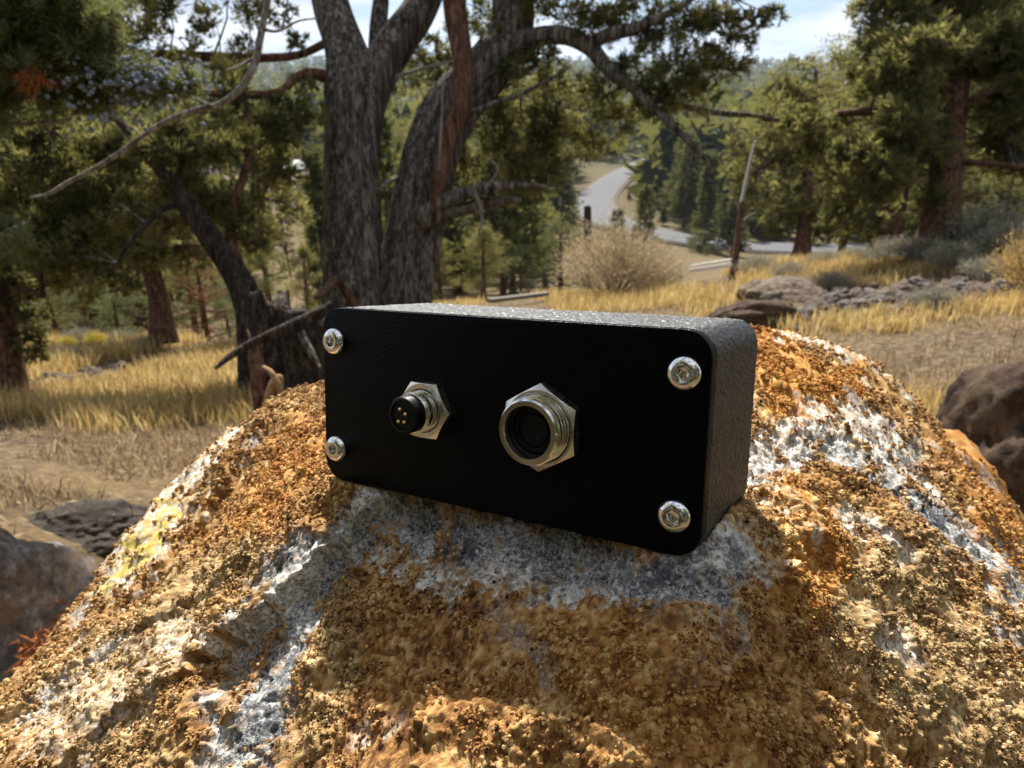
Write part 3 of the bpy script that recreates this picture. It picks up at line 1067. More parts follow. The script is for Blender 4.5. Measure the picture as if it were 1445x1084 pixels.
m, nt, b, _ = mat_new('polished_stainless_steel')
b.inputs['Base Color'].default_value = (.80, .79, .77, 1)
b.inputs['Metallic'].default_value = 1.0
b.inputs['Roughness'].default_value = 0.07
M_STEEL = m
m, nt, b, _ = mat_new('nickel_plated_brass')
N = NT(nt)
b.inputs['Base Color'].default_value = (.72, .695, .65, 1)
b.inputs['Metallic'].default_value = 1.0
N.ln(N.ramp(N.noise(900, 3, 0.6), [(0.3, 0.20), (0.7, 0.36)]), b.inputs['Roughness'])
N.bump(N.noise(3000, 2, 0.6), .00002, b, 0.6)
M_NICKEL = m
m, nt, b, _ = mat_new('nickel_plated_thread')
b.inputs['Base Color'].default_value = (.77, .745, .70, 1)
b.inputs['Metallic'].default_value = 1.0
b.inputs['Roughness'].default_value = 0.13
M_THREAD = m
M_INSERT = plain_mat('black_plastic_insert', (.003, .003, .003), 0.45, 0, 0.2)
M_GOLD = plain_mat('gold_plated_pin', (.85, .62, .30), 0.22, 1.0)

box = thing('electronics_enclosure', 'black textured metal box with two round threaded connectors, leaning back on the lichen boulder', 'enclosure')
Rm = Matrix([list(r) for r in BOX_R])
box.matrix_world = Matrix.Translation(Vector(BOX_T)) @ Rm.to_4x4()

PT = .0024     # front plate thickness
V, F = rr_loft([(.00035, .0), (.0001, .0001), (.0, .00035), (.0, PT - .0002), (.00022, PT)])
link('front_plate', make_mesh('front_plate', V, F, M_PLATE), box)
# the case carries the coarse powder-coat grain as real relief
STEP = .00024
hw, hh_ = BW / 2, BH / 2
out_p, out_n = [], []
for (x0, z0, x1, z1, nx, nz) in ((hw, -hh_ + BR, hw, hh_ - BR, 1, 0), (hw - BR, hh_, -hw + BR, hh_, 0, 1), (-hw, hh_ - BR, -hw, -hh_ + BR, -1, 0), (-hw + BR, -hh_, hw - BR, -hh_, 0, -1)):
    k_ = int(math.hypot(x1 - x0, z1 - z0) / (STEP if nx == 1 or nz == 1 else STEP * 4))
    for i_ in range(k_):
        t_ = i_ / k_
        out_p.append((x0 + (x1 - x0) * t_, z0 + (z1 - z0) * t_))
        out_n.append((nx, nz))
    ccx, ccz = x1 - nx * BR, z1 - nz * BR
    a0 = math.atan2(nz, nx)
    k2 = int(BR * math.pi / 2 / STEP)
    for i_ in range(k2):
        a_ = a0 + math.pi / 2 * i_ / k2
        out_p.append((ccx + BR * math.cos(a_), ccz + BR * math.sin(a_)))
        out_n.append((math.cos(a_), math.sin(a_)))
out_p, out_n = np.array(out_p), np.array(out_n)
ys = np.concatenate([[PT + .00002, PT + .00012, PT + .00025], np.arange(PT + .00025 + STEP, BD - .0006, STEP), [BD - .0005, BD - .00025, BD - .0001, BD]])
ins = np.interp(ys, [PT, PT + .00012, PT + .00025, BD - .0006, BD - .00025, BD - .0001, BD], [.00022, .00008, 0, 0, .0001, .0003, .0006])
npo, nyr = len(out_p), len(ys)
V = np.zeros((nyr, npo, 3))
V[..., 0] = out_p[None, :, 0] - out_n[None, :, 0] * ins[:, None]
V[..., 2] = out_p[None, :, 1] - out_n[None, :, 1] * ins[:, None]
V[..., 1] = ys[:, None]
q = V.reshape(-1, 3)
gr = (vnoise(q / .00042, 301) * .65 + vnoise(q / .00066 + 5, 303) * .45) * .00018
gr = gr * np.repeat(np.clip((ys - PT) / .0003, 0, 1), npo)
V[..., 0] += gr.reshape(nyr, npo) * out_n[None, :, 0]
V[..., 2] += gr.reshape(nyr, npo) * out_n[None, :, 1]
i_ = np.arange(nyr - 1)[:, None] * npo
j_ = np.arange(npo)[None]
k_ = (j_ + 1) % npo
F = np.stack([i_ + j_, i_ + k_, i_ + npo + k_, i_ + npo + j_], -1).reshape(-1, 4)
link('case', make_mesh('case', V.reshape(-1, 3), [F[:, ::-1], ((nyr - 1) * npo + np.arange(npo))[None]], M_COAT), box)
for me_ in (bpy.data.meshes['front_plate'], bpy.data.meshes['case']):
    me_.polygons.foreach_set('use_smooth', np.ones(len(me_.polygons), bool))
    me_.set_sharp_from_angle(angle=math.radians(25))


def screw_mesh(rot):
    R0, H0 = .00290, .00165
    rings = [ring(R0 * .995, .0), ring(R0, .00018)]
    for k in range(1, 9):
        a = math.radians(90 * k / 9)
        rr_ = .00145 + (R0 - .00145) * math.cos(a)
        rings.append(ring(rr_, .00018 + (H0 - .00018) * math.sin(a)))
    rings.append(ring(.00142, H0))
    rings.append(ring(0, H0 - .00004, hexr=.00106, rot=rot))
    rings.append(ring(0, H0 - .00012, hexr=.00102, rot=rot))
    rings.append(ring(0, H0 - .00115, hexr=.00100, rot=rot))
    rings.append(ring(.0002, H0 - .00140))
    V, F = lathe(rings, closed_top=True)
    me = make_mesh('screw', V, F, M_STEEL, True)
    me.set_sharp_from_angle(angle=math.radians(38))
    return me


for i, (sx, sz) in enumerate(((-.0381, .0117), (-.0381, -.0117), (.0376, .0118), (.0373, -.0118))):
    link('screw', screw_mesh(0.3 + i * 0.45), box, (sx, -.00001, sz))


def nut_mesh(af, rh, h, rot):
    ap = af / 2
    rc = ap * .985
    top = lambda r: h - np.clip(r - rc, 0, None) * .55
    rings = [ring(0, 0.0, hexr=ap, rot=rot), ring(0, top, hexr=ap, rot=rot), ring(rc, h), ring(rh + .0004, h), ring(rh, h - .0004), ring(rh, 0.0)]
    V, F = lathe(rings)
    me = make_mesh('hex_nut', V, F, M_NICKEL, True)
    me.set_sharp_from_angle(angle=math.radians(14))
    return me


def barrel(r, y0, y1, pitch, bore, depth):
    """threaded sleeve with an open bore"""
    rings = [ring(r - .0004, y0)]
    y = y0
    while y + pitch < y1 - .0006:
        rings += [ring(r - .00080, y), ring(r - .00080, y + pitch * .14), ring(r, y + pitch * .46), ring(r, y + pitch * .68)]
        y += pitch
    rings += [ring(r - .00080, y), ring(r - .0003, y1 - .0006), ring(r - .00022, y1 - .00022), ring(r - .0005, y1), ring(bore + .00042, y1), ring(bore + .00030, y1 - .00025), ring(bore, y1 - .0019), ring(bore, y1 - depth)]
    V, F = lathe(rings)
    me = make_mesh('threaded_sleeve', V, F, M_THREAD, True)
    me.set_sharp_from_angle(angle=math.radians(24))
    return me


# small male connector, four pins
c8 = (-.01345, 0, -.0001)
link('hex_nut', nut_mesh(.0108, .0040, .0019, math.radians(0)), box, (c8[0], -.00002, c8[2]))
s8 = link('threaded_sleeve', barrel(.0040, .0003, .0056, .00088, .00345, .0040), box, c8)
V, F = lathe([ring(.0036, .0020), ring(.0036, .0073), ring(.00335, .0077), ring(.0029, .0078), ring(.0028, .0074)], closed_top=True)
me_ = make_mesh('pin_insert', V, F, M_INSERT, True)
me_.set_sharp_from_angle(angle=math.radians(35))
link('pin_insert', me_, s8)
V, F = lathe([ring(.00036, .0070, 16), ring(.00036, .0080, 16), ring(.00026, .0083, 16), ring(.0001, .0084, 16)], closed_top=True)
pm = make_mesh('pin', V, F, M_GOLD, True)
for pxx, pzz in ((-.0004, .00125), (.0009, .00045), (-.00075, -.00115), (.00065, -.00110)):
    link('pin', pm, s8, (pxx, 0, pzz))

# larger female connector
c12 = (.01265, 0, -.0001)
link('hex_nut', nut_mesh(.0139, .0060, .0024, math.radians(30)), box, (c12[0], -.00002, c12[2]))
s12 = link('threaded_sleeve', barrel(.0060, .0003, .0063, .00105, .00425, .0075), box, c12)
V, F = lathe([ring(.0042, -.0005), ring(.0042, .0034), ring(.0040, .0036), ring(.0032, .0036), ring(.0031, .0033), ring(.0028, .0033), ring(.0027, .0038)], closed_top=True)
me_ = make_mesh('socket_insert', V, F, M_INSERT, True)
me_.set_sharp_from_angle(angle=math.radians(35))
link('socket_insert', me_, s12)
V, F = lathe([ring(.00052, .0034, 16), ring(.00052, .0040, 16), ring(.0003, .0040, 16), ring(.0003, .0034, 16)], closed_top=True)
hm = make_mesh('contact_socket', V, F, M_INSERT, True)
for a in (45, 135, 225, 315):
    link('contact_socket', hm, s12, (.0016 * math.cos(math.radians(a)), 0, .0016 * math.sin(math.radians(a))))

# ------------------------------------------------------------------ foliage
def slivers(C, D, L, k, sl, sw, spread=.7, tone=.5, tvar=.3, droop=0.0, r=rng):
    """k thin leaf-sized triangles along each spray: origin C, direction D, spray length L"""
    n = len(C)
    L = np.broadcast_to(np.asarray(L, float), (n,))
    t = r.random((n, k)) ** .8
    base = C[:, None] + D[:, None] * (t * L[:, None])[..., None]
    base = base + r.normal(0, 1, (n, k, 3)) * (L[:, None, None] * .13)
    sd_ = nrm(D[:, None] * .9 + r.normal(0, spread, (n, k, 3)) + np.array([0, 0, -droop]))
    ln_ = sl * (.55 + .9 * r.random((n, k)))[..., None]
    wv = nrm(np.cross(sd_, r.normal(0, 1, (n, k, 3)))) * (sw * (.6 + .8 * r.random((n, k))))[..., None]
    V = np.stack([base - wv * .5, base + wv * .5, base + sd_ * ln_], 2).reshape(-1, 3)
    F = np.arange(len(V)).reshape(-1, 3)
    tn = np.clip(np.broadcast_to(np.asarray(tone, float), (n,)) + r.normal(0, tvar * .6, n), 0, 1)
    tn = np.clip(tn[:, None] + r.normal(0, tvar * .4, (n, k)), 0, 1)
    return V, F, {'tone': np.repeat(tn.ravel(), 3)}


def ball(c, rad, n, r=rng, squash=.8, shell=.45):
    """n spray origins and outward directions inside a lumpy ball"""
    d = nrm(r.normal(0, 1, (n, 3)))
    q = (shell + (1 - shell) * r.random(n)) ** .7
    p = d * q[:, None] * rad * np.array([1, 1, squash])
    return np.asarray(c) + p, nrm(d + np.array([0, 0, .35]) + r.normal(0, .35, (n, 3)))


def quads_from(parts):
    V, F, A = merge([(p[0], p[1]) for p in parts])
    return V, F


def juniper(seed, H=5.0, W=2.0, tr=.14, clear=.22, nc=70, ns=34, k=7, sl=.085, sw=.022, shape=0.9, lean=0.0, nlimb=16):
    """trunk with limbs, crown of leafy clumps with gaps between"""
    r = np.random.default_rng(seed)
    path = np.array([[lean * t_ * t_ * H + .06 * H * math.sin(2.2 * t_ + seed) * t_ * .5, .05 * H * math.cos(1.7 * t_ + seed * 2) * t_ * .5, H * .92 * t_ - .15 * (t_ == 0)] for t_ in np.linspace(0, 1, 7)])
    sp = spline(path, 26)
    rad = tr * (1 - np.linspace(0, 1, 26)) ** .8 + .012
    rad[:4] *= np.array([1.5, 1.25, 1.1, 1.03])
    woods = [tube(sp, rad, 12, .16, 8, seed)]
    cs, rs, tn = [], [], []
    for i in range(nlimb):
        t_ = clear + (1 - clear) * (i + r.random() * .8) / nlimb * .95
        p0 = sp[min(25, int(t_ * 25))]
        az = i * 2.4 + r.normal(0, .4)
        u = (t_ - clear) / (1 - clear)
        reach = W * .5 * (math.sin(math.pi * min(1, (u * .85 + .22))) ** shape) * (.65 + .55 * r.random())
        e = p0 + np.array([math.cos(az) * reach, math.sin(az) * reach, reach * (.15 + .5 * u + r.normal(0, .12))])
        mid = (p0 + e) / 2 + r.normal(0, .06, 3) * reach + np.array([0, 0, -.06 * reach])
        lp = spline([p0, mid, e], 9)
        woods.append(tube(lp, np.linspace(max(.02, tr * .38 * (1 - .6 * u)), .008, 9), 6, .1, 5, seed + i))
        m_ = max(2, int(nc / nlimb))
        for j in range(m_):
            f = .35 + .7 * (j + r.random()) / m_
            c = p0 + (e - p0) * f + r.normal(0, .17, 3) * reach * np.array([1, 1, .7])
            cs.append(c)
            rs.append(W * .5 * (.09 + .12 * r.random()))
            tn.append(.42 + .26 * r.normal(0, .6) + .1 * f)
    cs.append(sp[-1])
    rs.append(W * .09)
    tn.append(.5)
    parts = []
    for c, q, t0 in zip(cs, rs, tn):
        n_ = max(6, int(ns * (q / (W * .1)) ** 2 * .6))
        C, D = ball(c, q, n_, r)
        parts.append(slivers(C, D, q * .5, k, sl, sw, .6, np.clip(t0, .05, .95), .28, 0, r))
    return quads_from(woods), merge(parts)


def conifer(seed, H=10.0, W=3.4, tr=.16, tiers=22, k=5, sl=.34, sw=.10, clear=.1, taper=1.0, per=9):
    r = np.random.default_rng(seed)
    sp = np.stack([.015 * H * np.sin(np.linspace(0, 3, 12) + seed), 0 * np.linspace(0, 1, 12), np.linspace(-.2, H, 12)], 1)
    woods = [tube(sp, tr * (1 - np.linspace(0, .95, 12)), 7, .1, 6, seed)]
    Cs, Ds, Ls, Ts = [], [], [], []
    for i in range(tiers):
        u = (i + .5 * r.random()) / tiers
        z = H * (clear + (1 - clear) * u)
        reach0 = W * .5 * (1 - u) ** taper * (.8 + .2 * math.sin(9 * u)) + .12
        for j in range(per):
            if r.random() < .12:
                continue
            az = r.random() * 2 * math.pi
            reach = reach0 * (.55 + .55 * r.random())
            nn = max(2, int(reach / (H * .035)))
            for q in range(nn):
                f = (q + .6) / nn
                p = np.array([math.cos(az) * reach * f, math.sin(az) * reach * f, z - .18 * reach * f + r.normal(0, .02 * H)])
                Cs.append(p)
                Ds.append([math.cos(az), math.sin(az), .25])
                Ls.append(H * .045)
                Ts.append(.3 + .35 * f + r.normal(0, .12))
    return quads_from(woods), merge([slivers(np.array(Cs), nrm(np.array(Ds)), np.array(Ls), k, sl, sw, .55, np.clip(Ts, .02, .98), .25, .1, r)])


class Kind:
    """one tree kind: meshes shared by all its copies"""
    def __init__(s, name, wood, crown, mw, mc, H):
        s.name, s.H = name, H
        s.wood = make_mesh('trunk', wood[0], wood[1], mw, True)
        s.crown = make_mesh('crown', crown[0], crown[1], mc, False, crown[2])

    def put(s, loc, h, label, cat='tree', group=None, rz=None, wide=1.0, tilt=(0, 0)):
        t = thing(s.name, label, cat, loc, group)
        k = h / s.H
        t.scale = (k * wide, k * wide, k)
        t.rotation_euler = (tilt[0], tilt[1], random.random() * 6.28 if rz is None else rz)
        link('trunk', s.wood, t)
        link('crown', s.crown, t)
        return t


JUN = [Kind('juniper_tree', *juniper(s_, 5.0, w_, .15, c_, 120, 85, 7, .085, .018), M_BARK_RED, M_JUNIPER, 5.0) for s_, w_, c_ in ((3, 2.7, .14), (14, 3.2, .2), (25, 2.2, .12))]
JUNB = Kind('juniper_bush', *juniper(41, 3.0, 2.6, .10, .03, 90, 75, 7, .06, .018, .5), M_BARK_RED, M_JUNIPER_BLUE, 3.0)
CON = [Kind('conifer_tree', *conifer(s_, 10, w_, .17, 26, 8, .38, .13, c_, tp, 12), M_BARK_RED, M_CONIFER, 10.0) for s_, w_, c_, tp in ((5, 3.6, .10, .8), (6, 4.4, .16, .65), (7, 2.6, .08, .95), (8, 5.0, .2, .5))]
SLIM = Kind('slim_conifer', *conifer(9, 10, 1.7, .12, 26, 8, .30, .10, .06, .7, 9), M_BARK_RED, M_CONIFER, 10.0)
PINE = Kind('pine_tree', *juniper(77, 8.0, 3.6, .17, .26, 60, 40, 6, .20, .035, .8, 0, 18), M_BARK_RED, M_JUNIPER, 8.0)
YEL = Kind('autumn_tree', *juniper(52, 5.0, 3.4, .1, .1, 60, 26, 6, .22, .12, .6), M_BARK_RED, M_YELLOWTREE, 5.0)
RUSTY = Kind('dead_juniper_bush', *juniper(60, 2.0, 1.7, .06, .05, 40, 60, 7, .05, .012, .6), M_BARK_RED, M_RUST, 2.0)


def top_h(g, px_, py_):
    """height above ground point g that reaches the picture row py_"""
    r_ = math.hypot(g[0], g[1])
    d = ((px_ - CX) / FPX) * RIGHT - ((py_ - CY) / FPX) * UP + FWD
    return CAM[2] + r_ * d[2] / math.hypot(d[0], d[1]) - g[2]


def put(kind, px_, r_, top, label, cat='tree', group=None, wide=1.0, rz=None, tilt=(0, 0)):
    g = gp(px_, r_)
    return kind.put(g, max(.3, top_h(g, px_, top)), label, cat, group, rz, wide, tilt)


# trees that can be told apart
put(JUNB, 150, 10.5, 405, 'low grey-green juniper bush behind the yellow-flowered shrub', 'bush', wide=1.2)
put(JUNB, 60, 10.2, 385, 'dark bushy young juniper beside the left-edge trunk', 'bush', wide=1.0)
put(RUSTY, 275, 9.6, 365, 'rust-brown dead juniper bush between the reddish trunk and the leaning trunk', 'bush', wide=1.3)
put(JUNB, 310, 9.8, 420, 'small green juniper bush under the leaning trunk', 'bush', wide=1.2)
put(JUN[2], 375, 13, 215, 'slim airy juniper seen between the leaning trunk and the big twin trunk', wide=.6)
put(JUN[0], 430, 17, 330, 'small pale green juniper just left of the twin trunk', wide=.9)
put(PINE, 1183, 33, 22, 'tall sparse young pine whose tip stands against the cloudy sky', wide=.7)
put(PINE, 1128, 36, 78, 'sparse tree with a bare twiggy top just left of the sky-high pine', wide=.8)
put(JUNB, 1400, 11.5, 205, 'blue-green rounded juniper bush at the right edge', 'bush', wide=1.0)
put(CON[1], 1262, 82, 268, 'bright green bushy pine beyond the road behind the sagebrush', wide=1.3)
put(CON[3], 1215, 84, 165, 'dense olive pine beyond the road between two dark trunks', wide=1.3)
put(JUN[1], 1440, 18, 60, 'tall dark juniper behind the blue-green bush', wide=1.0)
put(JUN[1], 682, 16, 308, 'yellow-green rounded juniper right of the twin trunk', wide=1.15)
put(JUNB, 735, 17.5, 345, 'short dark juniper bush beside the yellow-green juniper', 'bush', wide=1.0)
put(JUNB, 792, 19, 300, 'grey-green juniper bush behind the dry rabbitbrush', 'bush', wide=1.0)
put(CON[0], 905, 52, 262, 'dark green pine standing in the bend of the road', wide=1.2)
put(CON[1], 868, 50, 296, 'short bushy pine at the inner side of the road bend', wide=1.2)
put(CON[2], 988, 70, 215, 'narrow dark conifer beyond the lower stretch of road', wide=1.1)
put(CON[0], 1030, 66, 240, 'pointed dark conifer just beyond the road left of the snag', wide=1.0)
put(CON[1], 955, 90, 185, 'broad dark pine beyond the road bend', wide=1.2)
put(CON[3], 1090, 82, 175, 'broad pine standing beyond the road behind the small juniper', wide=1.0)
put(CON[1], 790, 70, 205, 'mid green pine left of the upper road', wide=1.1)
put(CON[3], 742, 60, 235, 'broad green pine behind the right stem of the twin tree', wide=1.0)
put(CON[0], 660, 75, 215, 'dark pine seen low between the twin trunk and the road', wide=1.1)
put(CON[2], 618, 58, 265, 'narrow pine close to the right side of the twin trunk', wide=1.1)
put(SLIM, 408, 46, 255, 'slim upright conifer on the straw-coloured slope left of the twin trunk', wide=1.1)
put(SLIM, 440, 52, 300, 'slimmer short conifer beside the first one on the straw slope', wide=1.0)
put(SLIM, 385, 58, 250, 'slim conifer at the left end of the straw slope', wide=1.2)
put(YEL, 455, 128, 228, 'bright yellow-green broadleaf tree beside the far house', wide=1.0)
put(YEL, 424, 124, 230, 'orange-yellow autumn tree left of the bright green one', wide=.9)
put(CON[0], 386, 150, 178, 'dark blue-green conifer above the far houses, leftmost of three', wide=1.3)
put(CON[0], 412, 150, 188, 'dark blue-green conifer above the far houses, middle of three', wide=1.3)
put(CON[0], 440, 152, 185, 'dark blue-green conifer above the far houses, rightmost of three', wide=1.3)
put(YEL, 335, 120, 195, 'light green broadleaf tree above the brown-roofed house', wide=.8)

for px_, r_, top_, kd_, w_, lb_ in (
        (25, 13.5, 370, JUNB, 1.1, 'grey-green juniper bush behind the left-edge trunk'),
        (100, 11.5, 340, JUN[1], 1.2, 'olive bushy juniper right above the yellow flowers'),
        (180, 11.5, 370, JUNB, 1.3, 'rounded juniper bush just left of the reddish trunk'),
        (262, 12.5, 340, JUN[1], 1.1, 'olive juniper behind the rust-brown dead bush'),
        (330, 12, 380, JUNB, 1.3, 'dark juniper bush between the leaning trunk and the grass edge'),
        (60, 21, 300, JUN[0], 1.2, 'tall olive juniper deep behind the left-edge tree'),
        (150, 23, 290, JUN[1], 1.2, 'wide olive juniper filling the gap left of the reddish trunk'),
        (300, 25, 300, JUN[0], 1.1, 'olive juniper seen through the crook of the leaning trunk'),
        (620, 22, 330, JUN[1], 1.0, 'olive juniper hugging the right side of the twin trunk'),
        (725, 24, 300, JUN[1], 1.2, 'dull green juniper behind the yellow-green one'),
        (770, 27, 285, JUN[0], 1.2, 'tall dull juniper left of the weathered post'),
        (650, 30, 250, JUN[0], 1.2, 'tall olive juniper under the broken limb'),
        (715, 34, 230, CON[3], 1.1, 'broad pine under the end of the broken limb'),
        (895, 34, 318, CON[1], 1.0, 'low bushy pine over the lower road bend behind the rabbitbrush')):
    put(kd_, px_, r_, top_, lb_, wide=w_)

# unseen trees added behind the viewpoint: darken reflections, hold sky light off the box
for i_ in range(16):
    a_ = math.radians(115 + 130 * i_ / 15 + random.uniform(-3, 3))
    r_ = random.uniform(3.6, 5.4) if i_ % 2 else random.uniform(5, 9)
    x_, y_ = r_ * math.sin(a_), r_ * math.cos(a_)
    JUN[i_ % 3].put((x_, y_, float(ground(x_, y_)[0])), random.uniform(4.5, 7.5), '%s unseen juniper added behind the viewpoint to darken reflections' % ordinal(i_ + 1), 'tree', 'unseen junipers added behind the viewpoint', wide=1.1)

# the wood on the valley floor: single trees out to 170 m, the wood beyond as one mass
rp = spline(road_pts, 200)
placed = []
valley = []
cnt = 0
for i in range(9000):
    if cnt >= 270:
        break
    r_ = 20 * (112 / 20) ** (random.random() ** .7)
    px_ = random.uniform(-60, 1510)
    if r_ < 40 and 330 < px_ < 1240 and random.random() < .45:
        continue
    if 350 < px_ < 465 and 25 < r_ < 115:
        continue
    g = gp(px_, r_)
    if np.min(np.hypot(rp[:, 0] - g[0], rp[:, 1] - g[1])) < 6.5:
        continue
    if any((g[0] - q[0]) ** 2 + (g[1] - q[1]) ** 2 < (1.3 + r_ * .012) ** 2 for q in placed):
        continue
    h = random.uniform(5.0, 10.5) * (.8 if r_ < 45 else 1)
    tx, ty, _z = to_px(g + np.array([0, 0, h]))
    bx_, by_, _z = to_px(g)
    wpx = 1.7 * FPX / r_
    blocked = False
    if 800 - wpx < tx < 930 + wpx and ty < 312 and by_ > 226:
        blocked = True
    if 925 - wpx < tx < 1250 + wpx and ty < 358 and by_ > 345 and r_ < 74:
        blocked = True
    if 270 - wpx < tx < 345 + wpx and ty < 262 and r_ < 125:
        blocked = True
    if blocked:
        continue
    placed.append(g)
    cnt += 1
    kd = random.choice(CON + [JUN[0], JUN[1]]) if r_ < 90 else random.choice(CON)
    valley.append((kd, g, h, px_, r_))
SECT = [(130, 'beyond the left-edge trunk'), (250, 'beyond the broad left juniper'), (350, 'beyond the leaning trunk'), (470, 'on the slope left of the twin trunk'), (660, 'behind the twin trunk'), (800, 'right of the twin trunk'),
        (940, 'round the road bend'), (1050, 'left of the pale snag'), (1140, 'right of the pale snag'), (1300, 'between the slender and stout trunks'), (9999, 'behind the stout reddish trunk')]
tally = {}
for kd, g, h, px_, r_ in sorted(valley, key=lambda q: q[3]):
    near_ = r_ < 62
    sec = next(t_ for lim_, t_ in SECT if px_ < lim_)
    sp_ = 'juniper' if kd in JUN else 'conifer'
    k_ = (sec, sp_, near_)
    tally[k_] = tally.get(k_, 0) + 1
    kd.put(g, h, '%s %s from the left %s, %s valley side' % (ordinal(tally[k_]), sp_, sec, 'near' if near_ else 'far'), 'tree',
           'scattered trees on the near side of the valley' if near_ else 'conifers across the valley floor', wide=random.uniform(.85, 1.3))

# low brush on the banks of the road
rb_n = 0
for i_ in range(400):
    if rb_n >= 46:
        break
    j_ = random.randrange(8, 170)
    T_ = rp[j_ + 1] - rp[j_ - 1]
    S_ = np.array([-T_[1], T_[0], 0]) / math.hypot(T_[0], T_[1])
    g = rp[j_] + S_ * random.choice((-1, 1)) * random.uniform(4.2, 11)
    if np.min(np.hypot(rp[:, 0] - g[0], rp[:, 1] - g[1])) < 4.0:
        continue
    g[2] = float(ground(g[0], g[1])[0])
    rb_n += 1
    random.choice((JUNB, JUNB, CON[1])).put(g, random.uniform(.9, 2.2), '%s low bush placed along the banks of the winding road' % ordinal(rb_n), 'bush', 'low bushes on the road banks', wide=random.uniform(1.1, 1.7))

r = np.random.default_rng(5)
nf = 11000
pxs = r.uniform(-420, 1880, nf)
rs = 100 * (2300 / 100) ** (r.random(nf) ** 1.25)
dirs = ((pxs - CX) / FPX)[:, None] * RIGHT + ((542 - 200) / FPX) * UP + FWD
dirs = dirs / np.hypot(dirs[:, 0], dirs[:, 1])[:, None]
fx_, fy_ = dirs[:, 0] * rs, dirs[:, 1] * rs
keep = fbm(np.stack([fx_ * .006, fy_ * .006, 0 * fx_], 1), 3, 401) > -.3 - (rs > 500) * .3
keep &= np.min(np.hypot(fx_[:, None] - rp[None, ::4, 0], fy_[:, None] - rp[None, ::4, 1]), 1) > 8
keep &= ~((rs < 165) & (pxs > 795) & (pxs < 930))
keep &= ~((rs < 135) & (pxs > 265) & (pxs < 475))
fx_, fy_, rs = fx_[keep], fy_[keep], rs[keep]
fz_ = ground(fx_, fy_)
parts = []
hh = r.uniform(8, 15, len(fx_)) * (1 + np.clip(rs - 300, 0, 2000) / 1500)
kk = 20
u = r.random((len(fx_), kk))
az = r.random((len(fx_), kk)) * 6.283
rad_ = (hh * .22)[:, None] * (1 - u) ** .7 * (.5 + .7 * r.random((len(fx_), kk)))
C = np.stack([fx_[:, None] + np.cos(az) * rad_, fy_[:, None] + np.sin(az) * rad_, fz_[:, None] + hh[:, None] * (.06 + .86 * u)], -1).reshape(-1, 3)
D = nrm(np.stack([np.cos(az), np.sin(az), .2 + 0 * az], -1).reshape(-1, 3))
hrep = np.repeat(hh, kk)
wv = nrm(np.cross(D, r.normal(0, 1, C.shape))) * (hrep * .10)[:, None]
V = np.stack([C - wv, C + wv, C + (D * .8 + r.normal(0, .4, C.shape)) * (hrep * .2)[:, None]], 1).reshape(-1, 3)
tn = np.repeat(np.clip(.36 + np.repeat(r.normal(0, .16, len(fx_)), kk) + r.normal(0, .12, len(C)), 0, 1), 3)
me = make_mesh('far_forest', V, np.arange(len(V)).reshape(-1, 3), M_CONIFER, False, {'tone': tn})
tag(link('far_forest', me), 'far wood covering the hills up to the ridge', kind='stuff')

# ------------------------------------------------------------------ the twin-stemmed juniper behind the box, traced limb by limb in depth
def limb(pts, n=24, seg=12, ridge=.12, ridges=8, seed=0, stretch=6.0):
    """pts rows: photograph pixel x, y, depth, width in pixels"""
    p = np.asarray(pts, float)
    q = P(p[:, 0], p[:, 1], p[:, 2])
    rad = p[:, 3] * .5 * p[:, 2] / FPX
    s = spline(np.concatenate([q, rad[:, None]], 1), n)
    return s[:, :3], np.maximum(s[:, 3], .0015), tube(s[:, :3], np.maximum(s[:, 3], .0015), seg, ridge, ridges, seed, stretch)


def leafy(name, root, clusters, mat, paths, ns, k, sl, sw, seed, twig=.006, L=.5, tone=.45, mat_wood=None, squash=.8):
    """leafy clumps joined by twigs to the nearest limb; returns crown part and twig part"""
    r = np.random.default_rng(seed)
    allp = np.concatenate(paths)
    parts, tw = [], []
    for (cx_, cy_, d_, rp_) in clusters:
        c = P(cx_, cy_, d_)
        R_ = rp_ * d_ / FPX
        n_ = max(6, int(ns * (rp_ / 40.0) ** 2))
        # open: many small sprigs strung out round the clump, with gaps between
        for q in range(15):
            cc = c + nrm(r.normal(0, 1, 3)) * R_ * r.random() ** .5 * np.array([1.25, 1.25, .95])
            C, D = ball(cc, R_ * r.uniform(.12, .30), max(3, n_ // 15), r, squash, .15)
            D = nrm(D + .8 * nrm(cc - c + 1e-6) + np.array([0, 0, .25]))
            parts.append(slivers(C, D, R_ * L * .8, k, sl, sw, .5, np.clip(tone + r.normal(0, .2), .03, .97), .3, .05, r))
            e0 = allp[np.argmin(((allp - c) ** 2).sum(1))]
            if q == 0:
                e1 = e0
                cc = c
            elif q > 7:
                continue
            mid = (e1 + cc) / 2 + r.normal(0, .08, 3) * np.linalg.norm(cc - e1) + np.array([0, 0, .05 * np.linalg.norm(cc - e1)])
            pth = spline([e1, mid, cc], 6)
            ln_ = np.linalg.norm(cc - e1)
            tw.append(tube(pth, np.linspace(min(.02, twig * (1 + ln_)), twig * .35, 6), 3, 0))
            e1 = pth[4] if q == 0 else e1
    V, F, A = merge(parts)
    o = link('crown', make_mesh('crown', V, F, mat, False, A), root)
    V, F = quads_from(tw)
    tag(link('twigs', make_mesh('twigs', V, F, mat_wood or M_BARK, True), root), kind='stuff')
    return o


base = gp(520, 4.55)
mainj = thing('twin_trunk_juniper', 'old juniper with two thick shaggy grey-brown stems, standing right behind the black box', 'tree', base)
bl = Vector(-base)


def part(name, VF, mat, root, smooth=True):
    V, F = VF
    off = np.array(root.location)
    return link(name, make_mesh(name, V - off, F, mat, smooth), root)


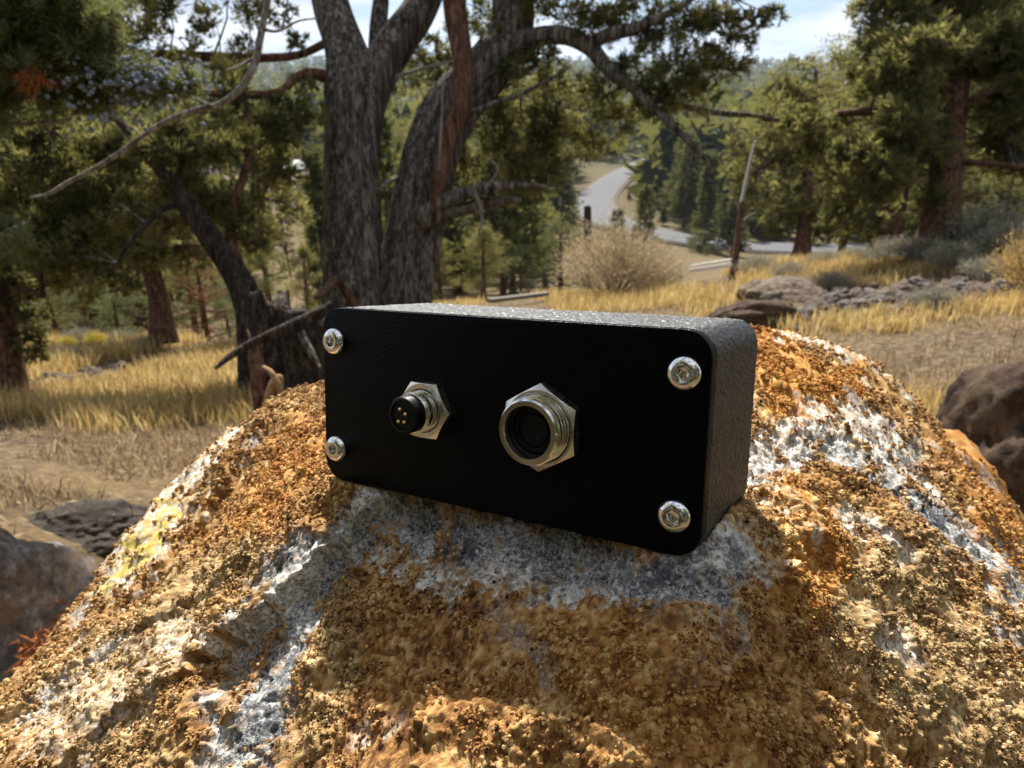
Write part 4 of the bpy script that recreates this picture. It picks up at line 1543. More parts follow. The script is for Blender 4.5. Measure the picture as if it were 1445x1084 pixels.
D0 = 4.5
pl, rl_, vf = limb([(496, 640, D0, 109.7), (496, 560, D0, 91.1), (498, 480, D0, 80.0), (498, 400, D0, 74.4), (497, 300, D0, 71.6), (498, 200, D0, 72.5), (500, 130, D0, 78.1), (488, 70, D0 + .02, 53.9), (468, 10, D0 + .05, 46.5), (452, -70, D0 + .1, 42.8), (440, -180, D0 + .2, 33.5), (432, -300, D0 + .3, 20.5)], 90, 72, .17, 19, 1, 2.2)
part('stem', vf, M_BARK, mainj)
pr_, rr_, vf = limb([(556, 640, D0 + .1, 108.0), (560, 560, D0 + .1, 90.0), (566, 470, D0 + .1, 77.4), (574, 390, D0 + .1, 75.6), (590, 300, D0 + .1, 75.6), (610, 215, D0 + .12, 77.4), (640, 150, D0 + .12, 75.6), (690, 95, D0 + .1, 64.8), (720, 45, D0 + .1, 55.8), (722, -10, D0 + .1, 52.2), (715, -90, D0 + .1, 45.0), (700, -220, D0 + .2, 32.4), (690, -330, D0 + .2, 16.2)], 90, 72, .18, 19, 2, 2.2)
part('stem', vf, M_BARK, mainj)
pa, _, vf = limb([(506, 190, D0, 50), (524, 120, D0 + .02, 54), (552, 68, D0 + .05, 52), (588, 18, D0 + .08, 46), (612, -40, D0 + .1, 40), (640, -150, D0 + .15, 30), (655, -260, D0 + .2, 14)], 50, 36, .17, 10, 3, 3.0)
part('limb', vf, M_BARK, mainj)
pb, _, vf = limb([(532, 100, D0 + .1, 26), (534, 40, D0 + .15, 24), (540, -20, D0 + .2, 20), (548, -120, D0 + .2, 12)], 24, 16, .12, 8, 4, 3.0)
part('limb', vf, M_BARK, mainj)
pc, _, vf = limb([(612, 300, D0 - .12, 16), (626, 220, D0 - .14, 22), (648, 150, D0 - .16, 26), (652, 90, D0 - .18, 26), (642, 20, D0 - .18, 30), (636, -60, D0 - .18, 28), (630, -160, D0 - .16, 18)], 50, 28, .2, 9, 5, 3.0)
part('limb', vf, M_BARK_RED, mainj)
pd, _, vf = limb([(715, 75, D0 + .05, 38), (752, 54, D0 - .05, 27), (795, 50, D0 - .15, 24), (828, 64, D0 - .2, 22), (850, 88, D0 - .22, 21), (868, 108, D0 - .25, 17), (880, 116, D0 - .3, 14)], 50, 26, .16, 9, 6, 3.5)
part('limb', vf, M_BARK, mainj)
pe, _, vf = limb([(848, 88, D0 - .2, 20), (890, 122, D0 - .3, 14), (930, 160, D0 - .35, 11), (968, 196, D0 - .4, 9), (990, 218, D0 - .4, 7), (1008, 245, D0 - .4, 4)], 34, 12, .12, 6, 7)
part('branch', vf, M_BARK, mainj)
pf, _, vf = limb([(870, 108, D0 - .25, 15), (920, 136, D0 - .2, 10), (975, 152, D0 - .1, 9), (1020, 160, D0, 8), (1065, 163, D0, 6), (1100, 170, D0, 4)], 34, 10, .12, 6, 8)
part('branch', vf, M_BARK, mainj)
pg, _, vf = limb([(832, 62, D0 - .2, 20), (862, 48, D0 - .3, 18), (890, 42, D0 - .35, 17), (920, 30, D0 - .4, 12), (960, 10, D0 - .4, 8), (1000, -20, D0 - .4, 5)], 30, 12, .14, 6, 9)
part('branch', vf, M_BARK, mainj)
ph, _, vf = limb([(592, 308, D0 - .05, 30), (628, 286, D0 - .12, 24), (660, 272, D0 - .18, 19), (700, 264, D0 - .2, 14), (745, 262, D0 - .2, 7), (775, 263, D0 - .2, 3)], 40, 20, .18, 8, 10, 4)
part('broken_limb', vf, M_BARK, mainj)
pi_, _, vf = limb([(598, 312, D0 - .06, 24), (650, 296, D0 - .12, 18), (700, 284, D0 - .1, 15), (734, 282, D0 - .1, 6)], 24, 12, .14, 7, 11, 4)
part('broken_limb', vf, M_BARK, mainj)
pj, _, vf = limb([(470, 112, D0, 18), (438, 104, D0 - .15, 14), (415, 112, D0 - .25, 12), (395, 130, D0 - .35, 12), (350, 134, D0 - .4, 12), (300, 132, D0 - .45, 9), (260, 130, D0 - .5, 5)], 36, 12, .12, 6, 12)
part('branch', vf, M_BARK_RED, mainj)
pk, _, vf = limb([(462, 60, D0 + .1, 12), (420, 78, D0 + .15, 11), (360, 82, D0 + .2, 13), (290, 80, D0 + .2, 14), (220, 76, D0 + .2, 11), (160, 72, D0 + .2, 6)], 36, 10, .12, 6, 13)
part('branch', vf, M_BARK_RED, mainj)
pm_, _, vf = limb([(640, 170, D0 - .1, 12), (690, 150, D0 - .2, 9), (745, 128, D0 - .25, 7), (800, 98, D0 - .3, 4)], 24, 8, .1, 5, 14)
part('branch', vf, M_BARK, mainj)
pn, _, vf = limb([(500, 430, D0 - .2, 12), (476, 396, D0 - .3, 12), (462, 408, D0 - .5, 12), (446, 420, D0 - .7, 8)], 20, 8, .1, 5, 15)
part('branch', vf, M_BARK_RED, mainj)
for q_ in ([(560, 108, D0 - .2, 5), (600, 96, D0 - .4, 4), (640, 86, D0 - .5, 3)], [(620, 240, D0 - .2, 5), (622, 190, D0 - .3, 4), (625, 122, D0 - .35, 4)], [(690, 262, D0 - .4, 6), (702, 240, D0 - .45, 4), (692, 225, D0 - .5, 3)],
           [(668, 268, D0 - .35, 7), (680, 300, D0 - .3, 5), (676, 330, D0 - .3, 3)], [(560, 250, D0, 6), (540, 262, D0 - .2, 4), (530, 268, D0 - .2, 3)]):
    _a, _b2, vf = limb(q_, 12, 6, .1, 5, 16)
    part('dead_twig', vf, M_DEADWOOD, mainj)
paths = [pl, pr_, pa, pb, pc, pd, pe, pf, pg, ph, pj, pk, pm_]
cl = [(228, 12, 4.6, 30), (300, 30, 4.6, 22), (262, 68, 4.6, 20), (345, 66, 4.6, 18), (205, 50, 4.6, 26), (170, 20, 4.6, 40), (318, 98, 4.6, 18), (350, 10, 4.6, 24), (396, 20, 4.6, 16), (330, 112, 4.1, 26), (420, 160, 4.2, 26),
      (392, 180, 4.2, 34), (360, 160, 4.2, 26), (300, 160, 4.1, 26), (430, 120, 4.3, 16), (420, 60, 4.5, 12),
      (585, 80, 4.7, 24), (622, 62, 4.7, 22), (690, 50, 4.6, 24), (655, 108, 4.8, 30), (560, 118, 4.8, 16), (616, 108, 4.8, 26), (668, 20, 4.7, 18), (752, 18, 4.5, 24), (735, 96, 4.5, 26), (775, 88, 4.4, 20),
      (842, 32, 4.3, 26), (880, 14, 4.2, 30), (915, 62, 4.2, 24), (958, 96, 4.1, 30), (905, 100, 4.2, 30), (985, 46, 4.1, 28), (1012, 18, 4.1, 26), (1062, 30, 4.1, 15), (1090, 22, 4.1, 11), (1045, 52, 4.1, 14), (1030, 92, 4.2, 24), (930, 142, 4.2, 26),
      (985, 130, 4.2, 24), (800, 20, 4.4, 22), (845, 130, 4.4, 26), (880, 165, 4.4, 26), (940, 20, 4.2, 26), (1000, 75, 4.2, 20),
      (760, 196, 4.7, 44), (722, 226, 4.7, 36), (790, 158, 4.6, 38), (742, 250, 4.5, 30), (704, 186, 4.8, 34), (830, 206, 4.7, 30), (660, 230, 4.8, 24), (700, 140, 4.8, 28), (770, 120, 4.6, 24), (776, 240, 4.6, 22),
      (520, -90, 4.7, 60), (640, -120, 4.6, 60), (760, -90, 4.5, 70), (900, -80, 4.4, 70), (300, -70, 4.6, 70), (430, -140, 4.7, 60), (1010, -50, 4.3, 50)]
for o_ in [leafy('crown', mainj, cl, M_JUNIPER, paths, 330, 9, .036, .010, 101, .006, .55, .36)]:
    o_.data.transform(Matrix.Translation(bl))
mainj.children[-1].data.transform(Matrix.Translation(bl))

# ------------------------------------------------------------------ leaning juniper and the stump left of the box
DL = 3.9
lb = gp(358, 3.75)
lean = thing('leaning_juniper', 'juniper whose dark trunk leans left out of the ground beside the broken stump', 'tree', lb)
p1, _, vf = limb([(366, 560, DL, 54), (360, 490, DL, 46), (352, 432, DL, 40), (333, 388, DL, 36), (300, 340, DL - .05, 33), (272, 300, DL - .1, 31), (247, 264, DL - .15, 28), (236, 246, DL - .2, 16)], 50, 30, .16, 9, 21, 3.5)
part('stem', vf, M_STUMP, lean)
p2, _, vf = limb([(338, 386, DL, 20), (326, 330, DL, 15), (334, 280, DL, 12), (352, 220, DL + .1, 11), (352, 160, DL + .2, 9), (330, 110, DL + .2, 6)], 36, 10, .12, 6, 22)
part('branch', vf, M_BARK_RED, lean)
p3, _, vf = limb([(262, 284, DL - .1, 12), (228, 296, DL - .2, 9), (205, 318, DL - .25, 8), (182, 342, DL - .3, 7), (166, 372, DL - .3, 4)], 24, 8, .1, 5, 23)
part('branch', vf, M_STUMP, lean)
p4, _, vf = limb([(244, 262, DL - .15, 20), (205, 216, DL - .2, 14), (160, 165, DL - .2, 11), (110, 150, DL - .25, 8), (60, 170, DL - .3, 5)], 30, 8, .1, 5, 24)
part('branch', vf, M_STUMP, lean)
rr2 = random.Random(4)
cl = [(rr2.uniform(10, 330), rr2.uniform(185, 305), DL + rr2.uniform(-.25, .5), rr2.uniform(20, 42)) for _ in range(28)]
cl += [(60, 330, DL, 40), (120, 350, DL, 38), (30, 290, DL, 40), (180, 300, DL, 30), (215, 370, DL + .2, 20), (335, 250, DL, 26), (350, 200, DL + .1, 30), (395, 240, DL + .2, 22), (300, 195, DL, 34), (260, 210, DL, 36), (80, 375, DL, 24), (150, 385, DL, 20), (340, 310, DL, 22), (352, 345, DL + .1, 15)]
cl = [q for q in cl if not (abs(q[0] - 305) < 44 and abs(q[1] - 247) < 34) and not (395 < q[0] < 470 and 205 < q[1] < 300)]
o_ = leafy('crown', lean, cl, M_JUNIPER, [p1, p2, p3, p4], 330, 9, .036, .0105, 103, .004, .55, .52)
for c_ in (o_, lean.children[-1]):
    c_.data.transform(Matrix.Translation(Vector(-lb)))

sb = gp(408, 3.35)
stump = thing('stump', 'dark splintered juniper stump with a broken spire, left of the black box', 'stump', sb)
SD = 3.4


def ragged(cxp, y0, y1, wpx, d, seed, seg=40, n=26, rag=.12, mat=M_STUMP, nm='wood', squash=1.0):
    r_ = np.random.default_rng(seed)
    b0, t0 = P(cxp, y0, d), P(cxp, y1, d)
    s_ = np.linspace(0, 1, n)
    path = b0 + (t0 - b0) * s_[:, None]
    path[:, 0] += .02 * np.sin(3 * s_ + seed)
    rad = np.full(n, wpx * .5 * d / FPX) * (1.18 - .2 * s_)
    V, F = tube(path, rad, seg, .16, 10, seed, 2.5)
    jag = r_.uniform(-1, .6, seg) * .5 + np.sin(np.arange(seg) / seg * 6.28 * 2 + seed) * .6
    V[-seg - 1:-1, 2] += jag * rag
    V[-2 * seg - 1:-seg - 1, 2] += np.minimum(jag, 0) * rag
    V[-1, 2] -= rag * 1.2
    return part(nm, (V, F), mat, stump)


ragged(421, 640, 448, 104, SD, 31, 46, 30, .05)
ragged(383, 640, 418, 50, SD - .12, 32, 30, 30, .07)
ragged(366, 640, 470, 20, SD - .25, 33, 16, 22, .06, M_BARK_RED, 'bark_strip')
_, _, vf = limb([(470, 432, SD - .25, 16), (430, 452, SD - .3, 18), (392, 468, SD - .35, 15), (356, 484, SD - .4, 12), (326, 502, SD - .45, 10), (304, 520, SD - .5, 5)], 30, 10, .16, 6, 34)
part('broken_branch', vf, M_STUMP, stump)
_, _, vf = limb([(425, 470, SD - .2, 13), (440, 500, SD - .22, 10), (452, 520, SD - .25, 4)], 14, 8, .14, 6, 35)
part('broken_branch', vf, M_BARK, stump)
for q_ in ([(372, 585, SD - .3, 12), (384, 545, SD - .35, 12), (394, 532, SD - .35, 9), (398, 548, SD - .35, 5)], [(380, 590, SD - .3, 9), (396, 560, SD - .35, 9), (384, 528, SD - .38, 7), (372, 518, SD - .35, 5)]):
    _, _, vf = limb(q_, 18, 8, .2, 6, 36)
    part('bark_shred', vf, plain_mat('torn_bark', (.30, .19, .10), .9, 0, .1, .4, 60), stump)

# ------------------------------------------------------------------ hanging bough with blue berries, near the lens at the upper left
DB = 1.0
bb = P(-120, 40, DB)
bough = thing('juniper_bough', 'grey-green juniper bough hung with dusty blue berries, reaching in at the upper left', 'branch', bb)
q1, _, vf = limb([(-160, 10, DB, 16), (-60, 50, DB, 13), (40, 82, DB, 10), (130, 100, DB, 8), (210, 112, DB, 6), (280, 122, DB, 3)], 40, 8, .1, 5, 41)
part('branch', vf, M_BARK_RED, bough)
q2, _, vf = limb([(-100, 30, DB, 10), (0, 20, DB - .03, 8), (90, 20, DB - .04, 6), (170, 40, DB - .04, 4)], 30, 8, .1, 5, 42)
part('branch', vf, M_BARK_RED, bough)
q3, _, vf = limb([(-60, 160, DB + .05, 8), (20, 175, DB + .05, 6), (70, 172, DB + .05, 5), (100, 168, DB + .05, 3)], 20, 8, .1, 5, 43)
part('branch', vf, M_DEADWOOD, bough)
rr3 = random.Random(9)
cl = [(20, 40, DB, 52), (80, 50, DB, 46), (130, 66, DB, 42), (30, 100, DB, 46), (95, 105, DB + .02, 44), (150, 100, DB + .02, 38), (190, 112, DB, 32), (232, 118, DB, 26), (262, 120, DB, 18), (0, 0, DB - .04, 52), (70, 0, DB - .04, 44), (125, 20, DB - .04, 34),
      (60, 140, DB + .03, 30), (120, 142, DB + .03, 28), (-30, 60, DB, 60), (-60, 120, DB, 60), (160, 138, DB + .02, 22), (15, 150, DB + .03, 28)]
o_ = leafy('crown', bough, cl, M_JUNIPER_BLUE, [q1, q2, q3], 420, 12, .0105, .0017, 105, .0012, .6, .42)
for c_ in (o_, bough.children[-1]):
    c_.data.transform(Matrix.Translation(Vector(-bb)))
M_BERRY = plain_mat('dusty_blue_berry', (.15, .185, .245), .75, 0, .25, .35, 160)
M_RUSTTWIG = plain_mat('rust_brown_dead_spray', (.22, .08, .03), .9, 0, .1, .4, 200)
bmm = bmesh.new()
bmesh.ops.create_icosphere(bmm, subdivisions=2, radius=.0032)
berry_me = bpy.data.meshes.new('berry')
bmm.to_mesh(berry_me)
bmm.free()
berry_me.materials.append(M_BERRY)
berry_me.polygons.foreach_set('use_smooth', np.ones(len(berry_me.polygons), bool))
spots = [(rr3.gauss(205, 34), rr3.gauss(112, 20)) for _ in range(330)] + [(rr3.gauss(130, 45), rr3.gauss(118, 26)) for _ in range(170)] + [(rr3.gauss(75, 30), rr3.gauss(74, 12)) for _ in range(18)] + [(rr3.gauss(140, 25), rr3.gauss(170, 10)) for _ in range(18)] + [(rr3.gauss(10, 12), rr3.gauss(325, 8)) for _ in range(10)]
rr3.shuffle(spots)
rest_ = []
Vb = np.array([v.co[:] for v in berry_me.vertices])
Fb = np.array([p_.vertices[:] for p_ in berry_me.polygons])
for n_, (a_, b_) in enumerate(spots):
    w_ = P(a_, b_, DB + rr3.uniform(-.055, .06))
    s_ = rr3.uniform(.6, 1.3)
    if n_ >= 296:                      # past the limit: joined
        rest_.append((Vb * s_ + w_ - bb, Fb))
        continue
    o_ = link('berry', berry_me, bough, w_ - bb)
    o_.scale = (s_, s_, s_ * .95)
V, F, A = merge(rest_)
tag(link('berries', make_mesh('berries', V, F, M_BERRY, True), bough), kind='stuff')
C, D = ball(P(48, 104, DB - .05), .011, 22, np.random.default_rng(3), 1.6, .1)
V, F, A = slivers(C, nrm(D + np.array([0, 0, -1.2])), .02, 12, .012, .0022, .5, .5, .4)
link('dead_spray', make_mesh('dead_spray', V - bb, F, M_RUSTTWIG), bough)
lowb = P(-40, 350, .9)
sprig = thing('juniper_sprig', 'pale green juniper sprig poking in at the left edge below the berried bough', 'branch', lowb)
q1, _, vf = limb([(-90, 380, .9, 8), (-40, 355, .9, 6), (0, 340, .9, 4), (24, 330, .9, 2)], 20, 6, .1, 5, 44)
part('branch', vf, M_BARK, sprig)
o_ = leafy('crown', sprig, [(-20, 345, .9, 34), (6, 336, .9, 24), (-50, 370, .9, 34), (8, 372, .92, 16)], M_JUNIPER_BLUE, [q1], 260, 11, .010, .0018, 106, .001, .6, .75)
for c_ in (o_, sprig.children[-1]):
    c_.data.transform(Matrix.Translation(Vector(-lowb)))
tb = P(392, -60, 1.25)
bare = thing('bare_branch', 'long thin bare grey branch sweeping down from the top edge to the left', 'branch', tb)
_, _, vf = limb([(392, -60, 1.25, 9), (378, 0, 1.25, 9), (368, 50, 1.24, 10), (360, 88, 1.23, 10), (342, 122, 1.22, 10), (312, 146, 1.21, 9), (268, 158, 1.2, 8), (225, 176, 1.19, 7), (180, 208, 1.18, 7), (140, 234, 1.17, 6), (95, 258, 1.16, 6), (68, 274, 1.15, 5), (42, 279, 1.15, 3)], 80, 8, .12, 5, 45)
part('branch', vf, M_DEADWOOD, bare)
for q_ in ([(362, 80, 1.23, 5), (340, 92, 1.22, 4), (318, 100, 1.2, 2)], [(366, 40, 1.24, 6), (392, 44, 1.24, 4), (420, 30, 1.25, 3), (446, 26, 1.25, 2)], [(300, 150, 1.2, 4), (270, 138, 1.19, 3), (256, 132, 1.18, 2)], [(214, 182, 1.19, 4), (196, 196, 1.2, 3), (170, 222, 1.2, 2)], [(398, 40, 1.24, 3), (404, 14, 1.24, 3), (408, -20, 1.25, 2)]):
    _, _, vf = limb(q_, 12, 5, .1, 5, 46)
    part('twig', vf, M_DEADWOOD, bare)

# ------------------------------------------------------------------ the junipers farther out, limb by limb
def far_juniper(label, d, trunk, limbs, clusters, seed, ns=300, sl=.06, sw=.018, tone=.5, mat=None, bark=None, col=480):
    root_ = gp(trunk[0][0], trunk[0][2] * 1.0)
    dd = float((root_ - CAM) @ FWD)
    sc = dd / trunk[0][2]
    t = thing('juniper_tree', label, 'tree', root_)
    ps = []
    clusters = [q for q in clusters if not (abs(q[0] - 305) < 44 and abs(q[1] - 247) < 34) and not (395 < q[0] < 470 and 205 < q[1] < 300)]
    for i, L_ in enumerate([trunk] + limbs):
        L_ = [(a, b_, c_ * sc, w_) for a, b_, c_, w_ in L_]
        p_, _, vf = limb(L_, 40 if i == 0 else 22, 22 if i == 0 else 8, .15, 8, seed + i, 3.5)
        part('trunk' if i == 0 else 'branch', vf, bark or M_BARK_RED, t)
        ps.append(p_)
    o_ = leafy('crown', t, [(a, b_, c_ * sc, w_) for a, b_, c_, w_ in clusters], mat or M_JUNIPER, ps, ns, 9, sl, sw, seed, .012, .5, tone)
    for c__ in (o_, t.children[-1]):
        c__.data.transform(Matrix.Translation(Vector(-root_)))
    return t


R7 = random.Random(33)


def fill(x0, x1, y0, y1, d, n, ra, rb, dv=.5):
    return [(R7.uniform(x0, x1), R7.uniform(y0, y1), d + R7.uniform(-dv, dv), R7.uniform(ra, rb)) for _ in range(n)]


DR = 8.4
far_juniper('big juniper with a stout reddish trunk and wide crown at the upper right', DR,
            [(1318, 372, DR, 80), (1323, 345, DR, 62), (1330, 290, DR, 46), (1338, 220, DR, 38), (1346, 150, DR, 34), (1352, 80, DR, 30), (1356, 0, DR, 26), (1360, -120, DR, 14)],
            [[(1340, 192, DR, 18), (1292, 172, DR - .2, 14), (1235, 158, DR - .3, 12), (1180, 162, DR - .4, 10), (1125, 172, DR - .4, 8), (1075, 168, DR - .4, 5)],
             [(1347, 130, DR, 16), (1300, 92, DR - .2, 12), (1250, 72, DR - .3, 8), (1205, 58, DR - .3, 5)],
             [(1346, 160, DR, 18), (1395, 130, DR - .3, 13), (1440, 100, DR - .4, 10), (1500, 80, DR - .4, 6)],
             [(1342, 210, DR, 14), (1290, 220, DR - .4, 9), (1250, 240, DR - .5, 6)],
             [(1340, 230, DR, 12), (1390, 230, DR - .3, 8), (1440, 235, DR - .4, 5)]],
            fill(1230, 1470, -50, 120, DR, 34, 26, 46) + fill(1255, 1330, 60, 190, DR - .4, 14, 22, 36) + fill(1185, 1330, 185, 290, DR - .2, 18, 20, 34) + fill(1090, 1200, 165, 235, DR - .4, 10, 16, 28)
            + fill(1375, 1470, 110, 250, DR, 14, 24, 40) + [(1225, 75, DR - .3, 18), (1240, 40, DR - .3, 22), (1230, 10, DR - .3, 20), (1225, 320, DR - .3, 20), (1190, 305, DR - .2, 20)], 211, 260, .062, .017, .52)
DM = 11.8
far_juniper('olive juniper with a slender dark trunk right of the pale snag', DM,
            [(1131, 362, DM, 26), (1134, 330, DM, 19), (1138, 280, DM, 15), (1142, 220, DM, 12), (1148, 150, DM, 9), (1152, 100, DM, 5)],
            [[(1140, 240, DM, 7), (1100, 225, DM, 5), (1070, 240, DM, 4)], [(1140, 260, DM, 7), (1180, 250, DM, 5), (1220, 262, DM, 4)], [(1144, 200, DM, 6), (1180, 170, DM, 4)]],
            fill(1085, 1215, 110, 215, DM, 22, 16, 28) + fill(1040, 1130, 200, 310, DM, 18, 14, 24) + fill(1150, 1240, 210, 325, DM, 16, 15, 26) + [(1110, 310, DM, 15), (1095, 325, DM, 14), (1160, 330, DM, 14), (1130, 90, DM, 16), (1100, 120, DM, 16)], 223, 230, .075, .022, .56)
DJ = 7.4
far_juniper('broad olive juniper with a reddish trunk at the edge of the golden grass', DJ,
            [(232, 484, DJ, 40), (229, 455, DJ, 31), (224, 420, DJ, 25), (216, 380, DJ, 22), (224, 320, DJ, 18), (236, 240, DJ, 13), (240, 160, DJ, 8)],
            [[(217, 385, DJ, 14), (180, 350, DJ, 10), (130, 320, DJ, 7), (90, 300, DJ, 5)], [(222, 330, DJ, 12), (270, 290, DJ, 8), (320, 270, DJ, 6), (370, 280, DJ, 4)], [(217, 378, DJ, 8), (250, 350, DJ - .3, 5), (290, 345, DJ - .4, 3)]],
            fill(20, 240, 190, 370, DJ, 28, 22, 38) + fill(230, 400, 185, 330, DJ, 24, 18, 34) + fill(30, 220, 170, 230, DJ, 10, 20, 34) + [(60, 400, DJ, 26), (110, 400, DJ, 24), (280, 360, DJ, 22), (310, 340, DJ, 22), (375, 340, DJ, 20), (420, 300, DJ, 16), (420, 240, DJ, 18), (180, 400, DJ, 18)], 235, 250, .058, .017, .56)
DE = 5.0
far_juniper('juniper cut by the left edge with a dark trunk rising from the litter', DE,
            [(14, 575, DE, 52), (14, 540, DE, 42), (6, 480, DE, 36), (-8, 400, DE, 32), (-20, 300, DE, 28), (-30, 180, DE, 18)],
            [[(0, 430, DE, 14), (30, 410, DE - .1, 9), (60, 420, DE - .2, 5)], [(-10, 380, DE, 16), (40, 330, DE, 10), (90, 320, DE, 6)]],
            fill(-90, 60, 190, 380, DE, 20, 26, 44) + [(30, 420, DE, 22), (38, 450, DE, 18), (45, 480, DE, 16), (20, 400, DE, 24), (70, 350, DE, 26), (50, 500, DE, 12), (85, 390, DE, 18)], 247, 280, .04, .012, .45)

# ------------------------------------------------------------------ pale snag, post, board, plank
sg = gp(1036, 9.2)
snag = thing('snag', 'thin dead tree stem with a bleached tip, standing right of the box', 'dead tree', sg)
ds = float((sg - CAM) @ FWD)
_, _, vf = limb([(1033, 412, ds, 13.6), (1037, 370, ds, 10.4), (1042, 330, ds, 8.8), (1047, 285, ds, 6.4)], 30, 12, .14, 6, 51)
part('stem', vf, M_BARK_RED, snag)
_, _, vf = limb([(1046, 288, ds, 5.1), (1052, 260, ds, 4.7), (1060, 222, ds, 4.2), (1066, 198, ds, 2.1)], 24, 10, .18, 6, 52)
part('bleached_tip', vf, plain_mat('bleached_wood', (.33, .31, .285), .85, 0, .15, .25, 30), snag)
for q_ in ([(1042, 322, ds, 5), (1056, 306, ds, 4), (1068, 300, ds, 2)], [(1045, 300, ds, 5), (1034, 276, ds, 3), (1030, 262, ds, 2)]):
    _, _, vf = limb(q_, 10, 6, .1, 5, 53)
    part('twig', vf, M_DEADWOOD, snag)
for i_, q_ in enumerate(([(1146, 118, 13, 6), (1152, 142, 13, 6), (1160, 160, 13, 8), (1185, 168, 13, 5)], [(1206, 92, 13, 6), (1204, 108, 13, 7), (1192, 122, 13, 7), (1182, 138, 13, 4)])):
    w0 = P(q_[-1][0], q_[-1][1], q_[-1][2])
    dt = thing('dead_limb', ('bleached crooked dead limb sticking out of the olive juniper' if i_ == 0 else 'forked bleached dead limb rising just right of the crooked one'), 'dead branch', w0)
    _, _, vf = limb(q_, 14, 8, .14, 5, 54)
    part('limb', vf, bpy.data.materials['bleached_wood'], dt)
pg_ = gp(829, 10.2)
dp = float((pg_ - CAM) @ FWD)
post = thing('fence_post', 'weathered wooden post standing behind the dry rabbitbrush', 'post', pg_)
_, _, vf = limb([(829, 420, dp, 13), (829, 360, dp, 12), (829, 322, dp, 11), (829, 292, dp, 10)], 14, 10, .12, 6, 55)
part('post', vf, M_STUMP, post)


def beam(name, a, b, w, h, mat, label, cat):
    a, b = np.asarray(a), np.asarray(b)
    T = nrm(b - a)
    S = nrm(np.cross(T, [0, 0, 1]))
    U_ = np.cross(S, T)
    V = np.array([p + S * w * i * .5 + U_ * h * j * .5 for p in (a, b) for i, j in ((-1, -1), (1, -1), (1, 1), (-1, 1))])
    F = np.array([[0, 1, 2, 3], [7, 6, 5, 4], [0, 4, 5, 1], [1, 5, 6, 2], [2, 6, 7, 3], [3, 7, 4, 0]])[:, ::-1]
    c = V.mean(0)
    o = link(name, make_mesh(name, V - c, F, mat), None, c)
    bv = o.modifiers.new('bevel', 'BEVEL')
    bv.width = min(w, h) * .12
    bv.segments = 2
    return tag(o, label, cat)


M_WHITE = plain_mat('white_painted_board', (.78, .78, .78), .6, 0, .3, .08, 20)
_l, _r3 = hit(972, 404, 5) + np.array([0, 0, .20]), hit(1030, 396, 5) + np.array([0, 0, .20])
_u = np.array([0, .03, .055])
beam('white_board', _l, _r3, .05, .045, M_WHITE, 'white board lying in the grass at the foot of the pale snag', 'board')
beam('white_board', _l + _u, _r3 + _u, .04, .022, M_WHITE, 'thinner white board lying directly behind the first one', 'board')
beam('grey_plank', hit(690, 436, 5) + np.array([0, 0, .1]), hit(772, 425, 5) + np.array([0, 0, .1]), .08, .05, M_DEADWOOD, 'weathered grey plank lying in the grass behind the top edge of the box', 'plank')

# ------------------------------------------------------------------ houses across the valley
M_WALL = plain_mat('pale_house_wall', (.42, .40, .37), .9, 0, .2, .1, 1)
M_ROOF = plain_mat('brown_shingle_roof', (.17, .125, .11), .9, 0, .2, .2, 2)
M_ROOF2 = plain_mat('grey_metal_roof', (.38, .40, .43), .6, 0, .3, .1, 1)
M_DWALL = plain_mat('dark_house_wall', (.07, .06, .055), .9, 0, .2, .1, 1)
M_GLASS = plain_mat('house_window_glass', (.03, .04, .05), .15, 0, .5)


def house(px_, r_, W, Dp, Hh, rh, yaw, mw, mr, label):
    g = gp(px_, r_)
    t = thing('house', label, 'house', g)
    t.rotation_euler = (0, 0, yaw)
    w, d = W / 2, Dp / 2
    V = np.array([[-w, -d, -1], [w, -d, -1], [w, d, -1], [-w, d, -1], [-w, -d, Hh], [w, -d, Hh], [w, d, Hh], [-w, d, Hh]])
    F = np.array([[0, 1, 5, 4], [1, 2, 6, 5], [2, 3, 7, 6], [3, 0, 4, 7]])
    link('wall', make_mesh('wall', V, F, mw), t)
    e = .5
    V = np.array([[-w - e, -d - e, Hh], [w + e, -d - e, Hh], [w + e, d + e, Hh], [-w - e, d + e, Hh], [-w + 1.2, 0, Hh + rh], [w - 1.2, 0, Hh + rh],
                  [-w - e, -d - e, Hh - .25], [w + e, -d - e, Hh - .25], [w + e, d + e, Hh - .25], [-w - e, d + e, Hh - .25]])
    F4 = np.array([[0, 1, 5, 4], [2, 3, 4, 5], [6, 7, 1, 0], [7, 8, 2, 1], [8, 9, 3, 2], [9, 6, 0, 3], [9, 8, 7, 6]])
    F3 = np.array([[1, 2, 5], [3, 0, 4]])
    link('roof', make_mesh('roof', V, [F4, F3], mr), t)
    for i in range(3):
        x = -w * .6 + i * w * .6
        V = np.array([[x - .55, -d - .06, 1.0], [x + .55, -d - .06, 1.0], [x + .55, -d - .06, 2.2], [x - .55, -d - .06, 2.2], [x - .55, -d + .02, 1.0], [x + .55, -d + .02, 1.0], [x + .55, -d + .02, 2.2], [x - .55, -d + .02, 2.2]])
        link('window', make_mesh('window', V, np.array([[0, 1, 2, 3], [1, 5, 6, 2], [4, 0, 3, 7], [3, 2, 6, 7], [0, 4, 5, 1]]), M_GLASS), t)
    return t


